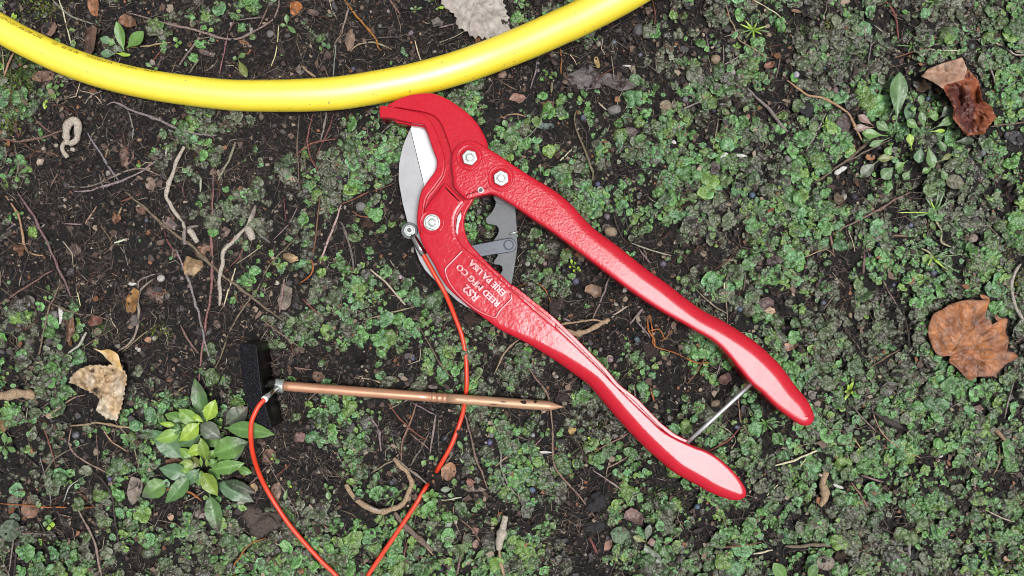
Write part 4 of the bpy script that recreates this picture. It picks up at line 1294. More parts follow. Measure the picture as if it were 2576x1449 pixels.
# ---------------------------------------------------------------- dry leaves
def poly_leaf(name, outline, centre, color, parent=None, veins=(), lift=6, curl=(0, 0, 0, 0), wrinkle=3, rings=12, vein_col=None, spots=(), tones=None, jag=0., step=4, edge=None, angular=False, tilt=(0, 0), crisp=0.):
    """leaf blade that fills a traced outline, curled and wrinkled, with a thickness"""
    if angular:                              # torn edge: straight runs between corners
        oo = np.array(outline, float); pts = []
        for a, b in zip(oo, np.roll(oo, -1, 0)):
            m = max(1, int(round(np.linalg.norm(b - a) / step)))
            pts += [a + (b - a) * t / m for t in range(m)]
        o = np.array(pts)
    else:
        o = catmull([(x, y, 0) for x, y in outline], step, True)[:, :2]
    cx, cy = centre
    if jag:
        d = o - np.array(centre)
        ln = np.linalg.norm(d, axis=1, keepdims=True)
        ph = np.arange(len(o))
        o = o + d / ln * (jag * (np.abs(((ph * .5) % 2) - 1) - .5) + (vnoise(ph * 3.1, ph * 0., 5, 40) - .5) * jag)[:, None]
    n = len(o)
    t = (np.arange(rings + 1) / rings)[:, None]
    X = cx + (o[None, :, 0] - cx) * t
    Y = cy + (o[None, :, 1] - cy) * t
    sz = np.abs(o - np.array(centre)).max()
    u, v = (X - cx) / sz, (Y - cy) / sz
    z = curl[0] * u * u + curl[1] * v * v + curl[2] * u * v + curl[3] * t ** 3 + tilt[0] * u + tilt[1] * v
    z = z + wrinkle * (vnoise(X, Y, 26, 41) - .5) * 2 + wrinkle * .9 * (vnoise(X, Y, 10, 42) - .5) + wrinkle * .5 * (vnoise(X, Y, 5, 48) - .5) + crisp * np.abs(vnoise(X, Y, 40, 47) - .5) * 2
    hh = hgt(X, Y)
    zb = max(float(np.percentile(hh, 75)), float(hh.mean()))
    C = np.ones(X.shape + (3,)) * np.array(color)
    if tones:
        k = np.clip((vnoise(X, Y, tones[1], 43) - .42) * 4, 0, 1)[..., None]
        C = C * (1 - k) + np.array(tones[0]) * k
    C = C * (.74 + .52 * vnoise(X, Y, 7, 45))[..., None] * (.8 + .4 * vnoise(X, Y, 18, 46))[..., None]
    vd = np.full(X.shape, 99.)
    for poly in veins:
        for (x0, y0), (x1, y1) in zip(poly[:-1], poly[1:]):
            dx, dy = x1 - x0, y1 - y0
            tt = np.clip(((X - x0) * dx + (Y - y0) * dy) / (dx * dx + dy * dy), 0, 1)
            vd = np.minimum(vd, np.hypot(X - x0 - tt * dx, Y - y0 - tt * dy))
    if veins:
        k = np.exp(-(vd / 1.7) ** 2)[..., None]
        C = C * (1 - .75 * k) + np.array(vein_col if vein_col else [c * .5 for c in color]) * .75 * k
        z = z + 2.6 * (1 - np.exp(-(vd / 7) ** 2)) - 1.2
    for sx, sy, sr, sc in spots:
        k = np.clip(1.5 - np.hypot(X - sx, Y - sy) / (sr * (.7 + .6 * vnoise(X, Y, 4, 44))), 0, 1)[..., None]
        C = C * (1 - k) + np.array(sc) * k
    if edge:
        k = np.clip((t - .88) / .12, 0, 1)[..., None] * np.ones(X.shape + (1,))
        C = C * (1 - k) + np.array(edge) * k
    z = z + zb + lift
    occupy(X, Y, 6 if sz < 30 else 8)
    z = np.maximum(z, hh + 2.5)
    P = Wn(X, Y, z).reshape(-1, 3)
    Q = P.copy(); Q[:, 2] -= .9 * S
    m = len(P)
    F = []
    for i in range(rings):
        for j in range(n):
            k = (j + 1) % n
            a = i * n
            if i == 0:
                f = (j, n + j, n + k)
            else:
                f = (a + j, a + n + j, a + n + k, a + k)
            F.append(f)
    F2 = [tuple(m + i for i in f[::-1]) for f in F]
    a = rings * n
    F3 = [(a + j, a + m + j, a + m + (j + 1) % n, a + (j + 1) % n) for j in range(n)]
    col = C.reshape(-1, 3)
    return mk(name, np.concatenate([P, Q]), F + F2 + F3, 'dry_leaf', parent, cols=np.concatenate([col, col]))
def DD(c, s):
    return [D(c, *map(float, p.split(','))) for p in s.split()]

# grey toothed leaf at the top, half under the pipe
base = [(1113, -40), (1108.7, 0), (1122, 20), (1142, 36.7), (1148.7, 60), (1165.3, 76.7), (1185.3, 90), (1208.7, 96), (1236, 97), (1262, 92), (1281, 76), (1280, 50), (1272, 20), (1263.7, 0), (1255, -60), (1220, -100), (1160, -95)]
gl = poly_leaf('toothed_leaf', base, (1195, 5), (.42, .375, .335), lift=13, curl=(6, 4, 0, 0), wrinkle=1.6, rings=16, jag=6, step=4, vein_col=(.48, .44, .40),
               veins=[[(1190, -90), (1200, 0), (1230, 92)], [(1196, -40), (1150, 20)], [(1200, 0), (1170, 70)], [(1200, -20), (1262, 20)], [(1208, 20), (1272, 70)]], tones=((.36, .31, .275), 40),
               spots=[(R.uniform(1125, 1275), R.uniform(0, 90), R.uniform(1, 2.4), (.16, .11, .08)) for _ in range(26)])
tag(gl, 'big greyish toothed leaf tucked under the top side of the yellow pipe', 'leaf')
# brown leaf at the right
o_ = DD(6, "2015,1240 1945,1240 1900,1200 1862,1110 1850,1050 1865,980 1900,915 1960,885 2010,850 2090,825 2160,812 2250,815 2318,812 2300,880 2285,945 2325,970 2345,1005 2375,1000 2395,965 2452,958 2440,1050 2462,1120 2450,1200 2500,1212 2528,1250 2440,1300 2350,1385 2230,1395 2170,1422 2130,1390 2060,1320 2010,1285")
b0 = D(6, 2015, 1240)
vv = [[b0, D(6, 2110, 1090), D(6, 2290, 900)], [b0, D(6, 2200, 1160), D(6, 2450, 1040)], [b0, D(6, 2230, 1270), D(6, 2510, 1250)], [b0, D(6, 2080, 1330), D(6, 2190, 1400)], [b0, D(6, 1960, 1120), D(6, 1900, 960)],
      [D(6, 2110, 1090), D(6, 2080, 950), D(6, 2090, 850)], [D(6, 2060, 1160), D(6, 1970, 1040)], [D(6, 2200, 1160), D(6, 2290, 1040)], [D(6, 2150, 1190), D(6, 2330, 1190)], [D(6, 2250, 1275), D(6, 2370, 1370)], [D(6, 2160, 1255), D(6, 2270, 1370)], [D(6, 2180, 1010), D(6, 2200, 870)], [D(6, 2200, 990), D(6, 2290, 985)]]
ml = poly_leaf('lobed_leaf', o_, D(6, 2150, 1110), (.40, .150, .050), veins=vv, vein_col=(.075, .027, .015), lift=20, jag=.7, curl=(-9, 10, 5, 3), wrinkle=4, rings=28, step=3.2, tones=((.25, .090, .033), 26), edge=(.22, .085, .038), crisp=9)
tag(ml, 'whole brown lobed leaf with dark veins lying on liverworts, far right', 'leaf')
s_ = poly_leaf('curled_lobe', DD(6, "2245,775 2285,780 2318,808 2290,812 2255,800"), D(6, 2280, 795), (.34, .15, .07), ml, lift=26, curl=(0, 18, 0, 0), wrinkle=2, rings=5)
s_ = poly_leaf('curled_lobe', DD(6, "2355,920 2375,940 2415,955 2395,970 2365,965"), D(6, 2378, 952), (.28, .12, .06), ml, lift=30, curl=(0, 16, 0, 0), wrinkle=2, rings=5)
# torn tan and red leaf
tl = thing('torn_leaf', 2420, 245, 4, 'crumpled rust-red leaf with a folded tan flap, beside the spoon-leaved weed', 'leaf')
poly_leaf('tan_flap', DD(3, "1800,575 1852,518 1960,478 2110,432 2150,520 2120,600 2030,628 1985,640 1965,668 1890,620"), D(3, 2000, 550), (.40, .225, .145), tl, angular=True, jag=1.2, lift=46, curl=(-10, 14, 0, 0), wrinkle=3.2, rings=16, tones=((.46, .29, .20), 30), tilt=(8, 6), crisp=9,
          veins=[[D(3, 1830, 560), D(3, 1960, 545), D(3, 2120, 520)], [D(3, 1960, 545), D(3, 2030, 470)], [D(3, 1900, 552), D(3, 1950, 610)], [D(3, 2030, 535), D(3, 2070, 590)]], vein_col=(.30, .17, .10))
poly_leaf('red_blade', DD(3, "1960,660 1990,615 2060,600 2120,560 2150,525 2230,600 2255,700 2262,760 2330,800 2368,890 2300,960 2280,1012 2140,1025 2100,970 2038,890 2048,815 2010,740"), D(3, 2160, 790), (.26, .068, .025), tl, angular=True, jag=2.0, lift=34, curl=(-16, -4, 14, 0), wrinkle=11, rings=28, tones=((.11, .028, .02), 30), step=3,
          veins=[[D(3, 2020, 660), D(3, 2120, 760), D(3, 2190, 880), D(3, 2240, 1000)], [D(3, 2120, 760), D(3, 2250, 760)]], vein_col=(.09, .025, .018), crisp=26, edge=(.36, .12, .045))
# spotted tan curled leaf on the left
cl_ = thing('curled_leaf', 250, 965, 4, 'crumpled pale tan leaf with brown rot spots, left of the black handle', 'leaf')
poly_leaf('blade', DD(4, "515,1440 530,1395 600,1335 680,1305 790,1308 870,1300 925,1320 960,1400 945,1480 925,1580 905,1650 880,1725 800,1710 722,1650 760,1560 700,1520 640,1490 560,1450"), D(4, 790, 1450), (.56, .40, .24), cl_, angular=True, jag=3.2, lift=24, curl=(10, -8, 0, 6), wrinkle=12, rings=26, step=3,
          tones=((.62, .52, .39), 32), veins=[[D(4, 880, 1320), D(4, 860, 1450), D(4, 850, 1700)], [D(4, 860, 1420), D(4, 700, 1380)], [D(4, 858, 1500), D(4, 770, 1640)]], vein_col=(.42, .28, .14), crisp=22,
          spots=[(*D(4, 700, 1350), 5.5, (.07, .04, .025)), (*D(4, 850, 1345), 4.5, (.06, .035, .025)), (*D(4, 790, 1385), 3, (.1, .06, .03)), (*D(4, 765, 1330), 2.4, (.16, .09, .05)), (*D(4, 725, 1500), 9, (.035, .026, .02)), (*D(4, 800, 1360), 2, (.12, .07, .04))])
poly_leaf('curled_tip', DD(4, "705,1180 760,1195 820,1188 885,1222 905,1280 925,1350 900,1345 850,1300 800,1255 770,1220"), D(4, 850, 1250), (.55, .34, .12), cl_, lift=52, curl=(0, 12, 0, 0), wrinkle=3, rings=10, step=3, tones=((.64, .48, .27), 20), crisp=8)
# decaying leaf litter patch
SCR = """
2 1830,590,165,92,.1,b|.10,.078,.078|dark purplish-brown rotting
2 2080,620,150,60,.2,b|.085,.062,.058|shredded dark brown
2 70,290,38,80,.3,b|.19,.115,.075|tan-brown
2 720,165,45,38,0,b|.13,.10,.085|dull grey-brown
2 1930,470,24,50,-.4,f|.52,.34,.12|yellow-tan
2 1330,738,60,40,0,c|.42,.24,.18|pinkish shrivelled
2 2450,795,62,50,.3,f|.38,.28,.17|tan
2 1540,950,66,30,.05,s|.13,.19,.17|stiff blue-green
2 1560,780,52,32,.2,b|.22,.12,.07|brown
2 2190,1000,50,40,.5,b|.09,.055,.05|dark red-brown
1 335,572,100,52,-.1,s|.30,.165,.115|smooth pinkish-brown
1 680,300,45,110,.1,c|.17,.10,.075|long decaying brown
1 705,40,52,75,-.2,c|.36,.15,.06|rust-coloured
1 950,1190,58,80,.1,b|.19,.105,.08|matte brown
1 2235,50,48,55,.2,c|.46,.17,.05|orange shrivelled
1 2360,92,52,30,.2,s|.14,.085,.07|dark brown
1 960,170,60,50,.3,c|.26,.12,.06|crumpled brown
1 370,220,50,60,.5,b|.17,.095,.07|brown
1 1560,400,60,24,.3,s|.17,.11,.10|grey-brown
1 300,1220,28,30,0,c|.42,.33,.25|pale shrivelled
1 1130,1390,40,55,.2,f|.33,.22,.16|light brown
1 1180,1380,40,40,0,b|.13,.08,.07|brown
1 1840,320,40,24,.2,b|.27,.13,.07|rusty
1 2270,520,44,40,.3,b|.19,.14,.10|tan-brown
3 655,490,44,28,-.4,s|.27,.115,.075|small reddish-brown
3 855,82,38,14,.2,s|.30,.16,.10|slim brown
3 1145,155,38,24,-.3,f|.55,.45,.35|pale tan
3 1810,652,48,50,.4,f|.22,.125,.075|brown
3 245,1265,44,60,.2,b|.07,.042,.036|dark brown
3 1425,1187,40,22,.05,f|.34,.15,.06|orange-brown
3 490,882,18,32,.2,s|.32,.10,.055|red
3 2055,1372,66,55,.2,g|.135,.125,.075|round olive
3 2510,1040,75,50,.3,b|.06,.06,.068|slate-dark
3 1220,925,60,60,.4,b|.09,.06,.055|dark
4 1270,235,62,48,.2,b|.17,.12,.105|grey-brown curved
4 555,435,52,44,.2,b|.10,.055,.045|dark brown
4 1118,1115,26,28,.2,s|.46,.22,.12|small orange
4 990,825,52,105,.1,c|.40,.21,.075|crinkled orange-brown
4 1535,445,62,62,.1,f|.27,.135,.075|flat squarish brown
4 1455,555,88,66,.1,c|.44,.28,.14|crumpled tan
4 2195,500,52,36,.3,c|.50,.34,.18|shrivelled tan
4 2400,1395,52,50,.1,f|.21,.115,.065|flat brown
4 1135,752,44,48,.1,b|.13,.075,.06|brown
4 1205,790,40,60,.1,b|.17,.09,.065|soft brown
4 1010,975,44,50,.2,b|.15,.12,.105|grey rotting
4 530,1045,30,100,.15,c|.28,.16,.10|folded brown
4 720,975,52,44,.2,c|.20,.075,.05|dark red
4 2150,790,60,100,.1,b|.20,.155,.115|mouldy tan-grey
4 1065,135,40,34,.1,b|.17,.085,.055|brown
4 1640,1000,30,30,.1,b|.2,.12,.08|brown
4 1700,300,40,40,.4,b|.15,.095,.08|dull brown
4 870,200,34,40,.2,c|.30,.12,.05|rusty shrivelled
4 150,430,44,44,.2,c|.20,.09,.05|rusty brown
5 1910,742,62,50,.2,c|.32,.20,.13|curled tan-brown
5 2000,270,40,30,.2,b|.13,.1,.085|dull brown
6 690,512,74,38,.1,b|.065,.038,.034|dark brown split
6 825,1160,54,36,-.3,f|.38,.22,.15|pinkish-tan
6 625,842,56,48,.2,c|.14,.085,.08|purplish-brown
6 655,902,42,30,.1,f|.42,.29,.18|torn tan
6 325,1412,52,44,.2,c|.17,.09,.075|reddish-brown crumpled
6 2200,345,34,30,.2,f|.29,.2,.17|dusky pink
6 1185,62,44,44,.2,c|.24,.17,.12|curled brown
7 228,935,66,112,.05,s|.23,.12,.075|large flat brown
7 2035,550,56,66,.2,f|.25,.14,.085|lobed brown
7 25,310,52,55,.2,c|.52,.33,.16|bright tan
7 2265,402,46,44,.1,f|.21,.105,.095|maroon
7 2085,820,46,66,.1,b|.27,.165,.105|tan-brown
7 1905,785,36,34,.3,f|.50,.32,.17|pale orange
7 1320,592,70,30,.1,b|.20,.10,.05|ragged brown
7 98,892,46,58,.1,g|.12,.115,.085|grey-green curled
7 70,1105,74,84,.4,g|.10,.135,.085|dull green triangular
7 110,1010,40,36,.1,g|.095,.14,.09|small green
7 1010,800,60,90,.2,b|.24,.19,.15|pale rotting
7 370,245,24,22,.1,f|.42,.31,.22|tan
7 1520,985,46,34,.1,b|.22,.175,.15|grey-brown
7 1285,1005,24,28,.1,f|.42,.27,.18|little tan
8 815,652,68,76,.2,f|.40,.20,.10|orange-brown veined
8 975,742,34,32,.1,f|.25,.10,.07|reddish
8 1000,790,80,28,.1,b|.24,.17,.125|long brown
8 1740,352,28,28,.1,c|.46,.29,.08|yellow-brown
8 2215,1005,66,58,.2,c|.29,.19,.165|curled pinkish-brown
8 2015,1220,34,46,.1,f|.30,.155,.11|rosy brown
8 1010,1110,28,28,.1,f|.28,.14,.10|brown
8 1520,825,22,28,.1,f|.36,.17,.08|orange-brown
8 1010,1210,28,34,.2,f|.26,.16,.12|brown
8 2105,1142,74,66,.3,g|.085,.15,.07|broad green
8 690,22,40,20,.1,s|.26,.2,.17|pale brown
9 1080,1350,68,56,.2,g|.17,.14,.10|round brownish-green
9 2460,1320,36,24,.1,f|.36,.2,.12|orange-tan
9 2235,185,44,26,.1,b|.22,.11,.075|brown
9 975,80,36,34,.2,b|.22,.18,.155|dull grey-brown
9 1020,150,30,24,.3,f|.24,.17,.12|brown
"""
for k, line in enumerate(SCR.strip().splitlines()):
    a, colr, look = line.split('|')
    c, geo = a.split(' ')
    x, y, w, h, rot, kind = geo.split(',')
    x, y, w, h, rot = float(x), float(y), float(w) / 3, float(h) / 3, float(rot)
    x, y = D(int(c), x, y)
    col = tuple(map(float, colr.split(',')))
    rg = random.Random(k * 7 + 3)
    nv = {'b': 9, 'f': 8, 'c': 9, 's': 9, 'g': 12}[kind]
    rough = {'b': .30, 'f': .26, 'c': .34, 's': .10, 'g': .07}[kind]
    out = []
    for i in range(nv):
        th = i / nv * 2 * math.pi
        rr = 1 + rg.uniform(-rough, rough)
        if kind == 's' : rr *= .72 + .28 * abs(math.cos(th))
        px, py = w * rr * math.cos(th), h * rr * math.sin(th)
        out.append((x + px * math.cos(rot) - py * math.sin(rot), y + px * math.sin(rot) + py * math.cos(rot)))
    s = max(w, h)
    dv = (math.cos(rot), math.sin(rot)) if w >= h else (-math.sin(rot), math.cos(rot))
    veins = [[(x - dv[0] * s, y - dv[1] * s), (x + dv[0] * s, y + dv[1] * s)]] if s > 12 and kind != 'b' else []
    if veins and s > 18:
        for t in (-.45, 0, .45):
            for sg in (-1, 1):
                veins.append([(x + dv[0] * s * t, y + dv[1] * s * t), (x + dv[0] * s * (t + .35) - sg * dv[1] * min(w, h), y + dv[1] * s * (t + .35) + sg * dv[0] * min(w, h))])
    cu = {'b': .08, 'f': .22, 'c': .7, 's': .18, 'g': .2}[kind] * s
    dark = tuple(q * .55 for q in col)
    o = poly_leaf('leaf_scrap', out, (x, y), col, veins=veins, vein_col=tuple(q * (.6 if kind != 'g' else 1.5) for q in col), lift={'b': 2.5, 'f': 4, 'c': 6, 's': 4, 'g': 6}[kind],
                  curl=(rg.uniform(-1, 1) * cu, rg.uniform(-1, 1) * cu, rg.uniform(-.5, .5) * cu, cu * .3), wrinkle={'b': 2.2, 'f': 1.6, 'c': 4.2, 's': .8, 'g': .8}[kind], rings=6 if s < 20 else 12, step=2.6 if s < 14 else 3.5,
                  tones=(dark, 14), angular=kind in 'bfc', jag=1.0 if kind in 'bfc' else 0, crisp=cu * .5 if kind == 'c' else 0)
    item(o, 'leaf scrap', look, 'leaf', 'scraps of dead leaf on the ground', [(x, y)])

# ---------------------------------------------------------------- green plants
def blade_leaf(parent, base, tip, width, col, z0, z1, arch=6., fold=.12, p=.9, q=1.0, serr=0, stalk=0., tipcol=None, vein=1.5, name='leaf', twist=0., nu=14, nv=8, material='green_leaf', bend=0.):
    (bx, by), (tx, ty) = base, tip
    dx, dy = tx - bx, ty - by
    L = math.hypot(dx, dy)
    ux, uy = dx / L, dy / L
    nxx, nyy = -uy, ux
    u = np.linspace(0, 1, nu + 1)[:, None]
    v = np.linspace(-1, 1, nv + 1)[None, :]
    ub = np.clip((u - stalk) / (1 - stalk), 0, 1)
    hw = width / 2 * np.sin(np.pi * np.clip(ub, 0, 1) ** p) ** q
    if serr:
        hw = hw * (1 + .09 * (np.abs((ub * serr) % 1 - .5) * 2 - .5))
    hw = np.maximum(hw, max(.9, width * .045) * np.where(u < .9, 1, (1 - u) * 10 + .05))
    off = bend * L * 4 * u * (1 - u)
    X = bx + ux * L * u + nxx * (hw * v + off)
    Y = by + uy * L * u + nyy * (hw * v + off)
    Z = z0 + (z1 - z0) * u + arch * 4 * u * (1 - u) + fold * hw * np.abs(v) * 1.2 + twist * hw * v
    Z = Z + width * .035 * np.sin(u * 19 + v * 2 + bx) * np.abs(v) + width * .03 * np.cos(u * 40 + np.abs(v) * 6)
    C = np.ones(X.shape + (3,)) * np.array(col)
    pale = np.minimum(1, np.array(col) * vein + .02)
    kv = np.exp(-(v * hw / 1.3) ** 2)[..., None] * .7
    lat = (np.exp(-(((u * 9 - np.abs(v) * .9) % 1 - .5) / .10) ** 2) * (np.abs(v) > .1) * .16)[..., None]
    C = C * (1 - kv - lat) + pale * (kv + lat)
    if tipcol:
        k = (np.clip((u - .5) / .4, 0, 1) * np.clip(vnoise(X, Y, 14, 50) * 1.6, 0, 1))[..., None] * np.ones(X.shape + (1,))
        C = C * (1 - k) + np.array(tipcol) * k
    C = C * (.88 + .24 * vnoise(X, Y, 20, 51))[..., None]
    if width > 5: occupy(X, Y, 4)
    P = Wn(X, Y, Z).reshape(-1, 3)
    w = nv + 1
    F = [(i * w + j, (i + 1) * w + j, (i + 1) * w + j + 1, i * w + j + 1) for i in range(nu) for j in range(nv)]
    m = len(P)
    Q = P.copy(); Q[:, 2] -= .8 * S
    F += [tuple(m + t for t in f[::-1]) for f in F]
    C = C.reshape(-1, 3)
    return mk(name, np.concatenate([P, Q]), F, material, parent, cols=np.concatenate([C, C]))

G1, G2, G3, G4 = (.125, .255, .055), (.088, .180, .055), (.29, .44, .050), (.20, .35, .065)     # mid, dark, yellow-green, light
GB, GG, GO, GD = (.105, .205, .095), (.135, .165, .11), (.15, .17, .04), (.035, .060, .025)  # bluish, greyish, olive, very dark
weed = thing('broadleaf_weed', 507, 1172, 4, 'large leafy green weed with many toothed pointed leaves, under the orange cable', 'weed')
def L5(x, y): return (357.8 + .2808 * x, 945.6 + .2808 * y)
def L6(x, y): return (357.8 + .2808 * x, 1150 + .2808 * y)
LV = [  # base, tip, width, colour, z base, z tip, tip colour
    (L5(545, 375), L5(470, 20), 38, G2, 20, 26, (.11, .10, .08)), (L5(745, 432), L5(950, 275), 46, GG, 14, 20, (.12, .085, .07)), (L5(370, 745), L5(82, 478), 48, GB, 14, 18, None), (L6(225, 215), L6(-5, 357), 46, G1, 16, 22, (.11, .125, .10)),
    (L6(660, 225), L6(1000, 402), 42, GB, 14, 14, (.13, .14, .11)), (L6(720, 210), L6(1022, 330), 26, GD, 22, 20, (.06, .045, .03)), (L6(600, 325), L6(685, 697), 40, G2, 12, 14, (.045, .032, .022)), (L6(850, 98), L6(985, 142), 20, G1, 18, 22, None),
    (L5(380, 410), L5(200, 345), 30, G1, 24, 28, None), (L5(690, 752), L5(917, 640), 40, GG, 26, 32, (.07, .09, .055)), (L5(620, 712), L5(950, 590), 54, G1, 30, 34, (.06, .10, .045)), (L5(735, 466), L5(1192, 528), 40, (.125, .25, .065), 66, 108, None),
    (L5(530, 520), L5(330, 632), 30, G2, 34, 38, None), (L5(300, 440), L5(155, 425), 13, G3, 40, 44, None), (L6(600, 112), L6(920, 55), 34, G1, 36, 42, None), (L6(425, 165), L6(150, 100), 40, GB, 26, 28, None), (L6(425, 165), L6(205, 412), 38, (.095, .20, .06), 30, 34, None),
    (L5(515, 812), L5(395, 730), 28, GO, 40, 42, None), (L5(470, 742), L5(330, 645), 22, G4, 44, 46, None), (L5(490, 425), L5(325, 298), 36, G4, 50, 58, None), (L5(350, 480), L5(265, 470), 26, G2, 46, 46, None), (L5(352, 500), L5(115, 575), 32, G4, 48, 52, None),
    (L5(510, 425), L5(705, 562), 42, GG, 44, 46, (.10, .10, .09)), (L5(512, 420), L5(335, 582), 36, G3, 60, 64, None), (L5(575, 408), L5(655, 212), 34, G3, 52, 66, None), (L5(440, 340), L5(545, 415), 14, G3, 56, 54, None), (L5(610, 470), L5(640, 415), 9, G3, 40, 52, None),
    (L5(548, 640), L5(405, 695), 27, G3, 62, 66, None), (L5(572, 762), L5(525, 552), 27, (.16, .26, .04), 56, 84, None), (L5(590, 800), L5(672, 760), 22, G1, 50, 48, None), (L5(462, 800), L5(355, 762), 19, (.27, .36, .10), 58, 58, None), (L6(530, 128), L6(676, 347), 38, (.19, .28, .035), 44, 40, None),
    (L5(530, 815), L5(520, 725), 8, G4, 56, 84, None), (L5(578, 815), L5(575, 745), 9, (.22, .33, .07), 56, 78, None)]
rg = random.Random(21)
for k in range(16):                       # lower leaves that fill the clump
    a = k / 16 * 2 * math.pi + rg.uniform(-.15, .15)
    r0, r1 = rg.uniform(6, 22), rg.uniform(52, 88)
    ox, oy = (500, 1090) if k % 2 else (507, 1172)
    LV.insert(8, ((ox + r0 * math.cos(a), oy + r0 * math.sin(a)), (ox + r1 * math.cos(a), oy + r1 * math.sin(a) * .9), rg.uniform(22, 31), rg.choice([G1, G1, G2, G4, GB]), rg.uniform(18, 30), rg.uniform(20, 34), None))
for i, (b, t, w, c, za, zb, tc) in enumerate(LV):
    blade_leaf(weed, b, t, w * 1.08, c, za, zb, arch=5 + w * .08, fold=.22, p=.80, q=.92, serr=9 if w > 24 else 0, stalk=.06, tipcol=tc, twist=R.uniform(-.12, .12), vein=1.45, bend=R.uniform(-.03, .03))

ros = thing('spoon_leaf_weed', 2320, 335, 4, 'green weed with many small spoon-shaped leaves next to the torn red leaf', 'weed')
RS = """1610,990 1640,540 140 2 30 44|1800,825 1800,713 56 4 40 50|1832,1000 1798,838 62 4 40 56|1802,985 1692,905 72 1 30 36|1592,1012 1462,918 76 4 26 30|1548,1026 1353,1002 80 1 20 22|1562,1040 1408,1102 52 4 26 26|1592,1078 1533,1172 66 1 22 20
1732,1135 1712,1008 62 3 34 44|1802,1080 1780,1232 92 B 28 26|1845,1060 1892,1272 80 4 40 38|1642,1182 1468,1200 60 O 16 14|1482,1208 1343,1325 96 G 12 10|1622,1240 1498,1345 100 2 12 12|1702,1208 1603,1275 66 1 22 22|1732,1268 1668,1357 66 4 22 20
1902,1250 1808,1302 50 1 20 20|1942,1262 1992,1356 60 4 24 24|1932,1222 2028,1163 44 O 26 28|1888,972 2052,888 68 4 32 38|1868,992 1982,985 32 3 34 34|1918,1030 1985,1142 56 2 22 20|1922,905 2045,808 92 G 18 24|1838,885 1932,868 82 1 26 30
1702,1000 1722,770 92 B 16 18|2020,1072 2202,1058 58 D 14 14|1450,955 1325,868 62 P 20 24|1455,960 1288,968 58 P 18 18|1745,860 1740,800 50 1 24 26"""
TC = {'1': G1, '2': G2, '3': G3, '4': (.105, .20, .06), 'B': GB, 'O': GO, 'G': GG, 'D': GD, 'P': (.25, .155, .125)}
for s_ in RS.replace('\n', '|').split('|'):
    b, t, w, k, za, zb = s_.split()
    b = D(3, *map(float, b.split(','))); t = D(3, *map(float, t.split(',')))
    blade_leaf(ros, b, t, float(w) / 3 * .98, TC[k], float(za), float(zb), arch=4, fold=.16, p=1.6, q=.95, stalk=.16, twist=R.uniform(-.12, .12), vein=1.35)
    
